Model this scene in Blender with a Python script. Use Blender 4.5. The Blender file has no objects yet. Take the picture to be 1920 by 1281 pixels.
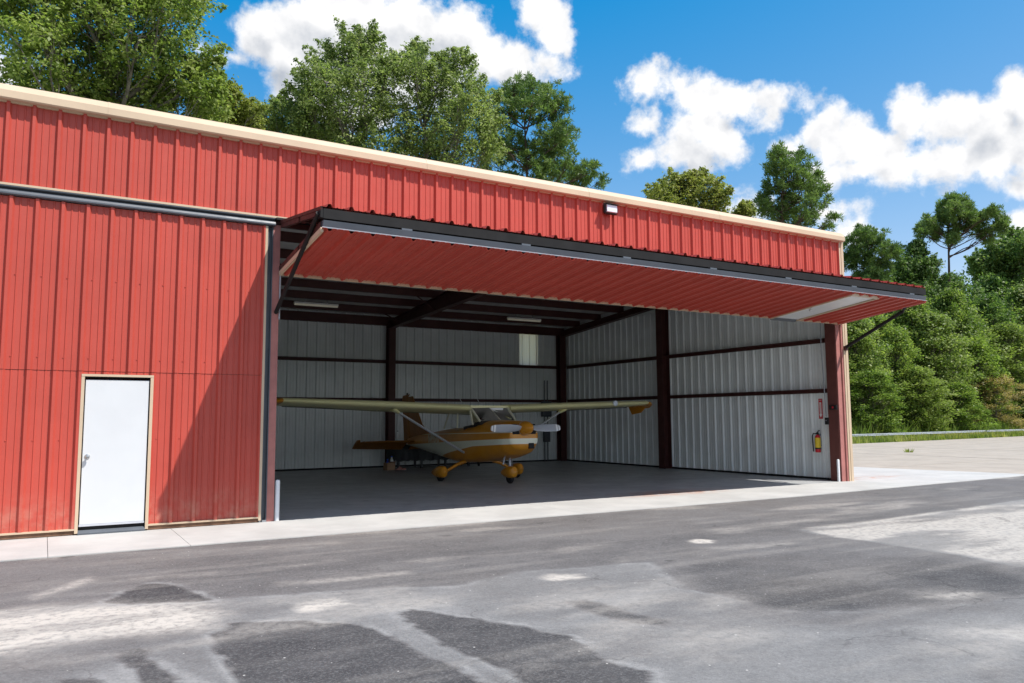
import bpy, math, random
import numpy as np
from mathutils import Matrix, Vector, Euler

R = math.radians
rng = np.random.default_rng(7)
random.seed(7)
scene = bpy.context.scene
COL = scene.collection

# ------------------------------------------------------------------ camera
cam_d = bpy.data.cameras.new('camera')
cam = bpy.data.objects.new('camera', cam_d)
COL.objects.link(cam)
cam_d.sensor_width = 36.0
cam_d.lens = 36.0 * 1472.6 / 1920.0
cam_d.clip_end = 3000.0
_yaw, _pit, _rol = R(30.7244), R(5.6667), R(-0.312)
_F = Vector((math.sin(_yaw) * math.cos(_pit), math.cos(_yaw) * math.cos(_pit), math.sin(_pit)))
_Rt = Vector((math.cos(_yaw), -math.sin(_yaw), 0))
_U = _Rt.cross(_F)
_Rr = _Rt * math.cos(_rol) + _U * math.sin(_rol)
_Ur = _U * math.cos(_rol) - _Rt * math.sin(_rol)
M3 = Matrix((_Rr, _Ur, -_F)).transposed()
cam.matrix_world = Matrix.Translation((-3.0244, -12.3616, 1.5256)) @ M3.to_4x4()
scene.camera = cam

# ------------------------------------------------------------------ sun, sky, exposure
SUN_DIR = Vector((0.40, -0.55, 1.0)).normalized()          # towards the sun
SUN_EL = math.asin(SUN_DIR.z)
SUN_AZ = math.atan2(SUN_DIR.x, SUN_DIR.y)                  # clockwise from +Y
sun_d = bpy.data.lights.new('sun', 'SUN')
sun_d.energy = 3.6
sun_d.angle = R(0.53)
sun_d.color = (1.0, 0.965, 0.915)
sun = bpy.data.objects.new('sun', sun_d)
COL.objects.link(sun)
sun.rotation_euler = SUN_DIR.to_track_quat('Z', 'Y').to_euler()
sun.location = (20, -30, 50)

vs = scene.view_settings
vs.view_transform = 'Standard'
vs.look = 'None'
vs.gamma = 1.0
vs.use_curve_mapping = False
vs.exposure = 0.75

# ---- node helper
class NT:
    def __init__(s, tree):
        s.t = tree; s.n = tree.nodes; s.l = tree.links
        s.n.clear()
    def new(s, typ, **kw):
        n = s.n.new(typ)
        for k, v in kw.items(): setattr(n, k, v)
        return n
    def link(s, a, b): s.l.new(a, b)
    def put(s, sock, v):
        if hasattr(v, 'is_output') or isinstance(v, bpy.types.NodeSocket): s.l.new(v, sock)
        else: sock.default_value = v
    def m(s, op, a, b=None, c=None, clamp=False):
        n = s.n.new('ShaderNodeMath'); n.operation = op; n.use_clamp = clamp
        s.put(n.inputs[0], a)
        if b is not None: s.put(n.inputs[1], b)
        if c is not None: s.put(n.inputs[2], c)
        return n.outputs[0]
    def v(s, op, a, b=None, c=None):
        n = s.n.new('ShaderNodeVectorMath'); n.operation = op
        s.put(n.inputs[0], a)
        if b is not None: s.put(n.inputs[1], b)
        if c is not None: s.put(n.inputs[2], c)
        return n.outputs['Value'] if op in ('DOT_PRODUCT', 'LENGTH', 'DISTANCE') else n.outputs[0]
    def noise(s, vec, scale, detail=4, rough=0.55, lac=2.0, dist=0.0):
        n = s.n.new('ShaderNodeTexNoise')
        if vec is not None: s.l.new(vec, n.inputs['Vector'])
        n.inputs['Scale'].default_value = scale; n.inputs['Detail'].default_value = detail
        n.inputs['Roughness'].default_value = rough; n.inputs['Lacunarity'].default_value = lac
        n.inputs['Distortion'].default_value = dist
        return n.outputs[0]
    def mix(s, f, a, b, blend='MIX'):
        n = s.n.new('ShaderNodeMix'); n.data_type = 'RGBA'; n.blend_type = blend
        s.put(n.inputs[0], f)
        for k, val in ((6, a), (7, b)):
            if isinstance(val, tuple) and len(val) == 3: val = (*val, 1)
            s.put(n.inputs[k], val)
        return n.outputs[2]
    def ss(s, x, a, b, lo=0.0, hi=1.0):
        n = s.n.new('ShaderNodeMapRange'); n.interpolation_type = 'SMOOTHSTEP'
        s.put(n.inputs[0], x)
        n.inputs[1].default_value = a; n.inputs[2].default_value = b
        n.inputs[3].default_value = lo; n.inputs[4].default_value = hi
        return n.outputs[0]

# ---- world: Nishita sky with cumulus laid out by compass bearing and elevation
CLOUDS = [(0.2225,0.4558,0.0390,0.0336),(0.2524,0.4303,0.0396,0.0346),(0.2947,0.4636,0.0577,0.0397),(0.3488,0.4797,0.0554,0.0396),(0.4008,0.4771,0.0562,0.0400),(0.4535,0.4705,0.0566,0.0376),(0.4994,0.4446,0.0424,0.0326),(0.5742,0.4943,0.0284,0.0229),(0.5951,0.4616,0.0212,0.0264),(0.5841,0.4350,0.0268,0.0180),(0.5418,0.4356,0.0283,0.0240),(0.2631,0.3959,0.0396,0.0267),(0.3564,0.4273,0.0622,0.0413),(0.4326,0.4189,0.0632,0.0361),(0.1757,0.4297,0.0219,0.0079),
(0.7159,0.4075,0.0305,0.0169),(0.7567,0.4073,0.0267,0.0179),(0.7793,0.3841,0.0394,0.0229),(0.8283,0.3762,0.0351,0.0209),(0.8701,0.3815,0.0200,0.0165),(0.8629,0.3603,0.0163,0.0149),(0.7784,0.3535,0.0425,0.0245),(0.7608,0.3237,0.0395,0.0238),(0.7104,0.3219,0.0236,0.0127),(0.8072,0.3324,0.0290,0.0246),(0.7148,0.3614,0.0190,0.0137),(0.9068,0.3667,0.0110,0.0070),
(0.8874,0.3180,0.0232,0.0157),(0.9269,0.3402,0.0249,0.0247),(0.9528,0.3188,0.0346,0.0264),(0.9924,0.3014,0.0332,0.0244),(1.0220,0.3316,0.0270,0.0271),(1.0623,0.3246,0.0309,0.0277),(1.0949,0.3046,0.0296,0.0301),(1.1290,0.3308,0.0191,0.0265),(1.1307,0.2813,0.0282,0.0324),(1.0978,0.2704,0.0294,0.0250),(1.0569,0.2771,0.0309,0.0238),(1.0080,0.2785,0.0326,0.0204),(0.9571,0.2883,0.0343,0.0208),(0.9333,0.2822,0.0293,0.0151),(0.9794,0.2705,0.0169,0.0089),(1.1307,0.2425,0.0235,0.0137),
(1.1163,0.2054,0.0168,0.0157),(1.1323,0.1919,0.0233,0.0167),(0.9536,0.2126,0.0240,0.0135),(0.9401,0.2386,0.0232,0.0092),(0.8304,0.2581,0.0252,0.0158),(0.3232,0.3826,0.0543,0.0303),
(1.22,0.30,0.06,0.035),(1.30,0.33,0.07,0.04),(1.38,0.30,0.06,0.03),(1.50,0.22,0.08,0.03),(-0.10,0.36,0.07,0.04),(-0.20,0.40,0.06,0.035),(-0.45,0.30,0.10,0.04)]
world = bpy.data.worlds.new('World')
scene.world = world
world.use_nodes = True
w = NT(world.node_tree)
sky = w.new('ShaderNodeTexSky', sky_type='NISHITA')
sky.sun_disc = False
sky.sun_elevation = SUN_EL
sky.sun_rotation = SUN_AZ
sky.altitude = 100.0
sky.air_density = 1.0
sky.dust_density = 0.25
sky.ozone_density = 2.2
tc = w.new('ShaderNodeTexCoord')
sep = w.new('ShaderNodeSeparateXYZ'); w.link(tc.outputs['Generated'], sep.inputs[0])
az = w.m('ARCTAN2', sep.outputs[0], sep.outputs[1])
el = w.m('ARCSINE', sep.outputs[2])
cmb = w.new('ShaderNodeCombineXYZ'); w.put(cmb.inputs[0], az); w.put(cmb.inputs[1], el)
P = cmb.outputs[0]
warp = w.n.new('ShaderNodeTexNoise'); w.link(tc.outputs['Generated'], warp.inputs['Vector'])
warp.inputs['Scale'].default_value = 13; warp.inputs['Detail'].default_value = 6; warp.inputs['Roughness'].default_value = 0.6
wv = w.v('MULTIPLY_ADD', warp.outputs['Color'], (0.045, 0.040, 0), (-0.0225, -0.020, 0))
P = w.v('ADD', P, wv)
def blobs(Pv):
    acc_ = None
    for a_, e_, ra, re in CLOUDS:
        q = w.v('MULTIPLY_ADD', Pv, (1 / ra, 1 / re, 0), (-a_ / ra, -e_ / re, 0))
        fi = w.m('MULTIPLY_ADD', w.v('LENGTH', q), -re / 0.026, re / 0.026)
        acc_ = fi if acc_ is None else w.m('SMOOTH_MAX', acc_, fi, 0.45)
    return acc_
acc = blobs(P)
above = blobs(w.v('ADD', P, (0.010, 0.024, 0)))      # how much cloud lies between here and the sun
n1 = w.noise(tc.outputs['Generated'], 24, 10, 0.58)
n3 = w.noise(tc.outputs['Generated'], 85, 6, 0.6)
field = w.m('ADD', w.m('ADD', acc, w.m('MULTIPLY', w.m('SUBTRACT', n1, 0.38), 1.9)), w.m('MULTIPLY', w.m('SUBTRACT', n3, 0.5), 0.65))
# similar cloud over the unseen rest of the sky, cover raised for fill light
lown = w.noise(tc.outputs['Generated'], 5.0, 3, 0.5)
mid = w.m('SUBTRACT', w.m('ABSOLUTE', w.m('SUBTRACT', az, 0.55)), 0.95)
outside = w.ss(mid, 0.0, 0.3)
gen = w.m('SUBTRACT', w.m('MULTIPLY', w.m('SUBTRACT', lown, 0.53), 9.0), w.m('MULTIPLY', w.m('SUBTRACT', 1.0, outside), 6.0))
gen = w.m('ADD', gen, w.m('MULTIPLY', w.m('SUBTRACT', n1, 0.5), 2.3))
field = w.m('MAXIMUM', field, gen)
alpha = w.ss(field, -0.12, 0.60)
alpha = w.m('MULTIPLY', alpha, w.ss(sep.outputs[2], 0.02, 0.12))
off = w.v('ADD', tc.outputs['Generated'], (0.012, -0.012, 0.028))
n2 = w.noise(off, 30, 4, 0.55)
n1b = w.noise(tc.outputs['Generated'], 30, 4, 0.55)
relief = w.m('MULTIPLY', w.m('SUBTRACT', n1b, n2), 0.8)
thick = w.m('MULTIPLY', w.ss(w.m('ADD', above, w.m('MULTIPLY', w.m('SUBTRACT', n1, 0.5), 1.2)), 0.15, 1.1), w.ss(w.noise(tc.outputs['Generated'], 12, 4, 0.5), 0.34, 0.62, 0.35, 1.0))
shade = w.m('SUBTRACT', w.m('ADD', 0.93, relief), w.m('MULTIPLY', thick, 0.58), clamp=True)
cloudc = w.mix(shade, (0.34, 0.39, 0.47), (1.0, 0.99, 0.985))
bgs = w.new('ShaderNodeBackground'); bgs.inputs[1].default_value = 0.125
sc_ = w.new('ShaderNodeSeparateColor'); w.link(sky.outputs[0], sc_.inputs[0])
cc_ = w.new('ShaderNodeCombineColor')
b_sock = w.m('SUBTRACT', sc_.outputs[2], w.m('MULTIPLY', w.m('MAXIMUM', w.m('SUBTRACT', sc_.outputs[2], 3.4), 0.0), 0.55))
w.put(cc_.inputs[0], w.m('MINIMUM', w.m('MULTIPLY', b_sock, 0.86), w.m('MAXIMUM', w.m('MULTIPLY', w.m('SUBTRACT', sc_.outputs[0], 1.04), 1.3), 0.06)))
w.put(cc_.inputs[1], w.m('MINIMUM', w.m('MULTIPLY', b_sock, 0.95), w.m('MULTIPLY', sc_.outputs[1], 0.77)))
w.put(cc_.inputs[2], b_sock)
w.link(cc_.outputs[0], bgs.inputs[0])
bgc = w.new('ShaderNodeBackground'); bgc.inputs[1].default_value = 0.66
w.link(cloudc, bgc.inputs[0])
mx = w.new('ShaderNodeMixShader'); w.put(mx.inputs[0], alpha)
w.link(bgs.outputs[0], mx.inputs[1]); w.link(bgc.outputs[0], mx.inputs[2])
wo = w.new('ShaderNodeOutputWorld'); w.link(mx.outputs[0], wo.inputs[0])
world.cycles.sampling_method = 'MANUAL'
world.cycles.sample_map_resolution = 512

scene.cycles.max_bounces = 7
scene.cycles.diffuse_bounces = 4
scene.cycles.glossy_bounces = 3
scene.cycles.transmission_bounces = 5
scene.cycles.transparent_max_bounces = 8
scene.cycles.use_denoising = True
scene.cycles.sample_clamp_indirect = 8.0

# ================================================================== materials
MATS = {}
def mat(name, color, rough=0.6, metal=0.0, spec=0.4, var=0.0, vscale=3.0, bump=0.0, bscale=60.0, coords='Object', streak=0.0, dirt=None, dirt_amt=0.0, grain=0.0, gscale=200.0, rnd=0.0, splash=0.0):
    m = bpy.data.materials.new(name); m.use_nodes = True
    t = NT(m.node_tree)
    out = t.new('ShaderNodeOutputMaterial'); b = t.new('ShaderNodeBsdfPrincipled')
    t.link(b.outputs[0], out.inputs[0])
    b.inputs['Roughness'].default_value = rough; b.inputs['Metallic'].default_value = metal
    b.inputs['Specular IOR Level'].default_value = spec
    geo = t.new('ShaderNodeNewGeometry'); tcn = t.new('ShaderNodeTexCoord')
    vec = geo.outputs['Position'] if coords == 'World' else tcn.outputs['Object']
    col = (*color, 1)
    if var > 0:
        n = t.noise(vec, vscale, 5, 0.6)
        f = t.ss(n, 0.3, 0.7)
        dk = tuple(c * (1 - var) for c in color); lt = tuple(min(1, c * (1 + var)) for c in color)
        col = t.mix(f, dk, lt)
    if grain > 0:
        n = t.noise(vec, gscale, 2, 0.5)
        col = t.mix(t.m('MULTIPLY', t.ss(n, 0.42, 0.62), grain), col, tuple(c * 0.45 for c in color))
    if streak > 0:
        mp = t.new('ShaderNodeMapping'); mp.inputs['Scale'].default_value = (9, 9, 0.5)
        t.link(vec, mp.inputs[0])
        n = t.noise(mp.outputs[0], 1.5, 4, 0.6)
        col = t.mix(t.m('MULTIPLY', t.ss(n, 0.45, 0.75), streak), col, tuple(min(1, c * 1.3 + 0.03) for c in color))
    if dirt is not None:
        n = t.noise(vec, 2.3, 6, 0.65)
        col = t.mix(t.m('MULTIPLY', t.ss(n, 0.5, 0.72), dirt_amt), col, dirt)
    if rnd > 0:
        oi = t.new('ShaderNodeObjectInfo')
        col = t.mix(t.m('MULTIPLY', oi.outputs['Random'], rnd * 2), col, tuple(c * 0.72 for c in color))
    if splash > 0:      # pale dust splashed up from the ground
        sz = t.new('ShaderNodeSeparateXYZ'); t.link(geo.outputs['Position'], sz.inputs[0])
        f_ = t.m('MULTIPLY', t.ss(sz.outputs[2], 0.05, 0.75, 1.0, 0.0), t.ss(t.noise(vec, 5, 6, 0.7), 0.35, 0.75))
        col = t.mix(t.m('MULTIPLY', f_, splash), col, (0.50, 0.30, 0.22))
    t.put(b.inputs['Base Color'], col)
    if var > 0 or grain > 0:
        n = t.noise(vec, 7, 3, 0.5)
        t.put(b.inputs['Roughness'], t.ss(n, 0.2, 0.8, max(0.05, rough - 0.08), min(1, rough + 0.08)))
    if bump > 0:
        bp = t.new('ShaderNodeBump'); bp.inputs['Strength'].default_value = bump; bp.inputs['Distance'].default_value = 0.01
        t.put(bp.inputs['Height'], t.noise(vec, bscale, 4, 0.6)); t.link(bp.outputs[0], b.inputs['Normal'])
    MATS[name] = m
    return m

RED = mat('red_painted_sheet', (0.470, 0.072, 0.050), 0.45, spec=0.36, var=0.06, vscale=0.9, streak=0.06, bump=0.16, bscale=1.6, coords='World', rnd=0.10, splash=0.5)
TAN = mat('tan_trim', (0.55, 0.42, 0.29), 0.5, var=0.05, vscale=1.0, coords='World')
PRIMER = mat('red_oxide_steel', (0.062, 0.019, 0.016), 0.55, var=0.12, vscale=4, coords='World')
PRIMER_LIT = mat('red_oxide_lit', (0.12, 0.040, 0.033), 0.6, var=0.15, vscale=3, coords='World')  # lighter primer copy: light on the right column web put into its colour
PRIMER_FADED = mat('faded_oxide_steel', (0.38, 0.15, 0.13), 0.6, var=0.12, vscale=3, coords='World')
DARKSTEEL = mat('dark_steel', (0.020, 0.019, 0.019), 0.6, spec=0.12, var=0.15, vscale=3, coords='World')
BLACK = mat('black_rubber', (0.012, 0.012, 0.013), 0.7)
GREYRAIL = mat('grey_rail_paint', (0.090, 0.102, 0.122), 0.5, var=0.1, vscale=2, coords='World')
CHANNEL = mat('slate_channel', (0.085, 0.095, 0.11), 0.45, var=0.1, vscale=2, coords='World')
WHITEDOOR = mat('white_door_paint', (0.61, 0.62, 0.63), 0.4, var=0.02, vscale=2)
LINER = mat('white_liner_sheet', (0.76, 0.80, 0.79), 0.36, spec=0.5, var=0.06, vscale=1.2, streak=0.15, coords='World')
INSUL = mat('white_insulation', (0.58, 0.58, 0.57), 0.6, var=0.08, vscale=2.0, bump=0.3, bscale=5, coords='World')
ROOFM = mat('roof_sheet', (0.5, 0.48, 0.45), 0.5, coords='World')
ALU = mat('aluminium', (0.55, 0.56, 0.60), 0.35, metal=0.2, var=0.05)
CHROME = mat('satin_chrome', (0.6, 0.6, 0.6), 0.25, metal=1.0)
WHITEPIPE = mat('white_pipe', (0.75, 0.76, 0.77), 0.45, var=0.05)
BLACKPAINT = mat('black_paint', (0.015, 0.015, 0.016), 0.45)
GALV = mat('galvanised', (0.34, 0.35, 0.37), 0.45, metal=0.6, var=0.1, vscale=6)
MUSTARD = mat('mustard_paint', (0.60, 0.245, 0.014), 0.32, spec=0.5, var=0.05, vscale=1.5)
RUST = mat('mustard_dark', (0.36, 0.135, 0.013), 0.4, var=0.08, vscale=2)
CREAM = mat('cream_paint', (0.84, 0.80, 0.42), 0.35, spec=0.5, var=0.05, vscale=1.0)
CREAMW = mat('pale_cream', (0.68, 0.66, 0.50), 0.35, spec=0.5)
PROPM = mat('propeller_grey', (0.38, 0.40, 0.43), 0.42)
WHITE = mat('white_paint', (0.78, 0.78, 0.76), 0.45)
REDP = mat('signal_red', (0.50, 0.02, 0.03), 0.4)
YELLOW = mat('label_yellow', (0.70, 0.50, 0.03), 0.5)
INTERIOR = mat('cabin_interior', (0.035, 0.033, 0.03), 0.8)
CARD = mat('cardboard', (0.36, 0.22, 0.13), 0.8, var=0.1)
BLUEP = mat('blue_plastic', (0.03, 0.10, 0.55), 0.4)
PINKC = mat('pink_rag', (0.50, 0.24, 0.20), 0.9, var=0.2, vscale=15, bump=0.4, bscale=30)
TARP = mat('black_tarp', (0.018, 0.020, 0.022), 0.6, var=0.2, vscale=5, bump=0.4, bscale=9)
BARK = mat('grey_bark', (0.17, 0.15, 0.125), 0.9, var=0.3, vscale=3, bump=0.6, bscale=12, coords='World')
BARKP = mat('pine_bark', (0.085, 0.055, 0.04), 0.9, var=0.3, vscale=4, bump=0.6, bscale=14, coords='World')
BROWNSEAL = mat('brown_seal', (0.16, 0.085, 0.05), 0.8, var=0.3, vscale=6, coords='World')

def glass_mat(name, tint, alpha_like=0.75, rough=0.03):
    m = bpy.data.materials.new(name); m.use_nodes = True
    t = NT(m.node_tree); out = t.new('ShaderNodeOutputMaterial')
    tr = t.new('ShaderNodeBsdfTransparent'); tr.inputs[0].default_value = (*tint, 1)
    gl = t.new('ShaderNodeBsdfGlossy'); gl.inputs['Roughness'].default_value = rough
    fr = t.new('ShaderNodeFresnel'); fr.inputs[0].default_value = 1.5
    mxs = t.new('ShaderNodeMixShader'); t.put(mxs.inputs[0], t.m('ADD', fr.outputs[0], 0.02, clamp=True))
    t.link(tr.outputs[0], mxs.inputs[1]); t.link(gl.outputs[0], mxs.inputs[2]); t.link(mxs.outputs[0], out.inputs[0])
    return m
GLASS = glass_mat('perspex', (0.80, 0.82, 0.80))
LENS = mat('lamp_lens', (0.72, 0.78, 0.86), 0.15, spec=0.8)

def translucent_mat(name, col, frac):
    m = bpy.data.materials.new(name); m.use_nodes = True
    t = NT(m.node_tree); out = t.new('ShaderNodeOutputMaterial')
    d = t.new('ShaderNodeBsdfDiffuse'); d.inputs[0].default_value = (*col, 1)
    tr = t.new('ShaderNodeBsdfTranslucent'); tr.inputs[0].default_value = (*col, 1)
    mxs = t.new('ShaderNodeMixShader'); mxs.inputs[0].default_value = frac
    t.link(d.outputs[0], mxs.inputs[1]); t.link(tr.outputs[0], mxs.inputs[2]); t.link(mxs.outputs[0], out.inputs[0])
    return m
FIBREGLASS = translucent_mat('fibreglass_sheet', (0.95, 0.90, 0.84), 0.92)

def tube_mat(name, col, e):
    m = bpy.data.materials.new(name); m.use_nodes = True
    b = m.node_tree.nodes['Principled BSDF']
    b.inputs['Base Color'].default_value = (*col, 1)
    b.inputs['Emission Color'].default_value = (1.0, 0.93, 0.72, 1); b.inputs['Emission Strength'].default_value = e
    return m
TUBE = tube_mat('fluorescent_tube', (0.55, 0.55, 0.46), 0.05)

def leaf_mat(name, dark, mid, light, trans=0.30, rough=0.5):
    m = bpy.data.materials.new(name); m.use_nodes = True
    t = NT(m.node_tree); out = t.new('ShaderNodeOutputMaterial')
    at = t.new('ShaderNodeAttribute'); at.attribute_name = 'tint'
    oi = t.new('ShaderNodeObjectInfo')
    f = t.m('ADD', at.outputs['Fac'], t.m('MULTIPLY', t.m('SUBTRACT', oi.outputs['Random'], 0.5), 0.25), clamp=True)
    r = t.new('ShaderNodeValToRGB'); t.put(r.inputs[0], f)
    e = r.color_ramp.elements
    e[0].color = (*dark, 1); e[0].position = 0.0
    e[1].color = (*light, 1); e[1].position = 1.0
    x = e.new(0.5); x.color = (*mid, 1)
    b = t.new('ShaderNodeBsdfPrincipled'); t.link(r.outputs[0], b.inputs['Base Color'])
    b.inputs['Roughness'].default_value = rough; b.inputs['Specular IOR Level'].default_value = 0.35
    tr = t.new('ShaderNodeBsdfTranslucent')
    t.put(tr.inputs[0], t.mix(1.0, r.outputs[0], (1.6, 1.8, 1.15), 'MULTIPLY'))
    mxs = t.new('ShaderNodeMixShader'); mxs.inputs[0].default_value = trans
    t.link(b.outputs[0], mxs.inputs[1]); t.link(tr.outputs[0], mxs.inputs[2]); t.link(mxs.outputs[0], out.inputs[0])
    return m
LEAF_GUM = leaf_mat('gum_leaves', (0.085, 0.130, 0.024), (0.175, 0.235, 0.048), (0.30, 0.335, 0.10), 0.46)
LEAF_OAK = leaf_mat('oak_leaves', (0.100, 0.140, 0.038), (0.195, 0.245, 0.074), (0.32, 0.345, 0.135), 0.46)
LEAF_OLIVE = leaf_mat('olive_leaves', (0.115, 0.145, 0.03), (0.22, 0.245, 0.055), (0.34, 0.325, 0.09), 0.46)
LEAF_YOUNG = leaf_mat('young_leaves', (0.060, 0.105, 0.020), (0.150, 0.215, 0.042), (0.30, 0.35, 0.085), 0.44)
LEAF_DARK = leaf_mat('dark_leaves', (0.055, 0.10, 0.026), (0.11, 0.18, 0.042), (0.20, 0.26, 0.07), 0.45)
LEAF_RUSSET = leaf_mat('russet_leaves', (0.17, 0.15, 0.05), (0.29, 0.23, 0.08), (0.38, 0.29, 0.12), 0.42)
NEEDLE = leaf_mat('pine_needles', (0.055, 0.100, 0.026), (0.120, 0.185, 0.046), (0.22, 0.285, 0.080), 0.34)
GRASSB = leaf_mat('grass_blades', (0.13, 0.18, 0.035), (0.24, 0.27, 0.06), (0.40, 0.34, 0.13), 0.4)

# ================================================================== mesh helpers
class MB:
    def __init__(s): s.v = []; s.f = []
    def box(s, x0, x1, y0, y1, z0, z1):
        i = len(s.v)
        s.v += [(x0,y0,z0),(x1,y0,z0),(x1,y1,z0),(x0,y1,z0),(x0,y0,z1),(x1,y0,z1),(x1,y1,z1),(x0,y1,z1)]
        s.f += [(i,i+3,i+2,i+1),(i+4,i+5,i+6,i+7),(i,i+1,i+5,i+4),(i+1,i+2,i+6,i+5),(i+2,i+3,i+7,i+6),(i+3,i,i+4,i+7)]
        return s
    def cbox(s, x0, x1, y0, y1, z0, z1, c=0.006):
        """box with chamfered vertical and horizontal edges (all 12)"""
        i = len(s.v)
        for z, k in ((z0, c), (z0 + c, 0), (z1 - c, 0), (z1, c)):
            for (a, b) in ((x0+c+k*0, y0+k), (x1-c, y0+k), (x1-k, y0+c), (x1-k, y1-c), (x1-c, y1-k), (x0+c, y1-k), (x0+k, y1-c), (x0+k, y0+c)):
                s.v.append((a, b, z))
        for r_ in range(3):
            for k in range(8):
                a = i + r_*8 + k; b = i + r_*8 + (k+1) % 8
                s.f.append((a, b, b+8, a+8))
        s.f.append(tuple(i + k for k in reversed(range(8)))); s.f.append(tuple(i + 24 + k for k in range(8)))
        return s
    def prism(s, prof, axis, a, b, closed=True, caps=True):
        """prof: list of 2D points; extruded along axis from a to b. axis 'x': (y,z); 'y': (x,z); 'z': (x,y)"""
        i = len(s.v); n = len(prof)
        for t in (a, b):
            for p, q in prof:
                s.v.append({'x': (t, p, q), 'y': (p, t, q), 'z': (p, q, t)}[axis])
        for k in range(n if closed else n - 1):
            l = (k + 1) % n
            s.f.append((i+k, i+l, i+n+l, i+n+k))
        if closed and caps:
            s.f.append(tuple(i + k for k in reversed(range(n)))); s.f.append(tuple(i + n + k for k in range(n)))
        return s
    def tube(s, pts, rad, n=8, cap=True):
        """pts list of 3D, rad scalar or list"""
        i = len(s.v); m = len(pts)
        if not hasattr(rad, '__len__'): rad = [rad] * m
        prev = None
        for k, p in enumerate(pts):
            p = Vector(p)
            d = (Vector(pts[min(k+1, m-1)]) - Vector(pts[max(k-1, 0)]))
            if d.length < 1e-9: d = Vector((0, 0, 1))
            d.normalize()
            if prev is None:
                a = d.cross(Vector((0, 0, 1)))
                if a.length < 0.05: a = d.cross(Vector((1, 0, 0)))
            else:
                a = prev - d * prev.dot(d)
            a.normalize(); prev = a; b = d.cross(a)
            for j in range(n):
                t = 2 * math.pi * j / n
                s.v.append(tuple(p + (a * math.cos(t) + b * math.sin(t)) * rad[k]))
        for k in range(m - 1):
            for j in range(n):
                q = (j + 1) % n
                s.f.append((i+k*n+j, i+k*n+q, i+(k+1)*n+q, i+(k+1)*n+j))
        if cap:
            s.f.append(tuple(i + j for j in reversed(range(n)))); s.f.append(tuple(i + (m-1)*n + j for j in range(n)))
        return s
    def lathe(s, prof, c, axis='z', n=24):
        """prof: (r, h) list around axis through c"""
        i = len(s.v)
        for r_, h in prof:
            for j in range(n):
                t = 2 * math.pi * j / n; a, b = r_ * math.cos(t), r_ * math.sin(t)
                s.v.append({'z': (c[0]+a, c[1]+b, c[2]+h), 'y': (c[0]+a, c[1]+h, c[2]+b), 'x': (c[0]+h, c[1]+a, c[2]+b)}[axis])
        for k in range(len(prof) - 1):
            for j in range(n):
                q = (j + 1) % n
                s.f.append((i+k*n+j, i+k*n+q, i+(k+1)*n+q, i+(k+1)*n+j))
        s.f.append(tuple(i + j for j in reversed(range(n)))); s.f.append(tuple(i + (len(prof)-1)*n + j for j in range(n)))
        return s
    def loft(s, rings, cap=True):
        i = len(s.v); n = len(rings[0])
        for r_ in rings: s.v += [tuple(p) for p in r_]
        for k in range(len(rings) - 1):
            for j in range(n):
                q = (j + 1) % n
                s.f.append((i+k*n+j, i+k*n+q, i+(k+1)*n+q, i+(k+1)*n+j))
        if cap:
            s.f.append(tuple(i + j for j in reversed(range(n)))); s.f.append(tuple(i + (len(rings)-1)*n + j for j in range(n)))
        return s
    def mesh(s, name, material=None, smooth=False):
        me = bpy.data.meshes.new(name)
        me.from_pydata(s.v, [], s.f)
        fix_normals(me)
        if material: me.materials.append(material)
        if smooth:
            me.polygons.foreach_set('use_smooth', [True] * len(me.polygons))
            try: me.set_sharp_from_angle(angle=R(38))
            except Exception: pass
        me.update()
        return me
    def build(s, name, material, parent=None, smooth=False):
        return link(name, s.mesh(name, material, smooth), parent)

def fix_normals(me):
    import bmesh
    bm = bmesh.new(); bm.from_mesh(me)
    bmesh.ops.recalc_face_normals(bm, faces=bm.faces)
    bm.to_mesh(me); bm.free()

def link(name, me, parent=None):
    o = bpy.data.objects.new(name, me)
    COL.objects.link(o)
    if parent is not None: o.parent = parent
    return o
def tag(o, label, cat, group=None):
    o['label'] = label; o['category'] = cat
    if group: o['group'] = group
    return o
def thing(name, label, cat, loc=(0, 0, 0), rz=0.0, group=None):
    o = bpy.data.objects.new(name, None); COL.objects.link(o)
    o.location = loc; o.rotation_euler = (0, 0, rz)
    return tag(o, label, cat, group)
def structure(name, me, label=None):
    o = link(name, me); o['kind'] = 'structure'
    return o
def text_mesh(body, size, material, name, extrude=0.0005, align='CENTER'):
    cu = bpy.data.curves.new(name + '_c', 'FONT'); cu.body = body; cu.size = size; cu.extrude = extrude
    cu.align_x = align; cu.align_y = 'CENTER'; cu.resolution_u = 3
    o = bpy.data.objects.new(name + '_tmp', cu); COL.objects.link(o)
    dg = bpy.context.evaluated_depsgraph_get(); dg.update()
    me = bpy.data.meshes.new_from_object(o.evaluated_get(dg))
    me.name = name; me.materials.clear(); me.materials.append(material)
    bpy.data.objects.remove(o, do_unlink=True); bpy.data.curves.remove(cu)
    return me

# ---- numpy value noise for wear maps
_perm = rng.random((256, 256))
def vnoise(x, y, sc):
    x = x * sc + 100.37; y = y * sc + 57.11
    xi = np.floor(x).astype(int); yi = np.floor(y).astype(int); fx = x - xi; fy = y - yi
    fx = fx*fx*(3-2*fx); fy = fy*fy*(3-2*fy)
    g = lambda a, b: _perm[a % 256, b % 256]
    return (g(xi,yi)*(1-fx)+g(xi+1,yi)*fx)*(1-fy) + (g(xi,yi+1)*(1-fx)+g(xi+1,yi+1)*fx)*fy
def fbm(x, y, sc, o=4):
    t = 0; a = 1; n = 0
    for k in range(o):
        t = t + a * vnoise(x, y, sc * 2**k); n += a; a *= 0.55
    return t / n

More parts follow.
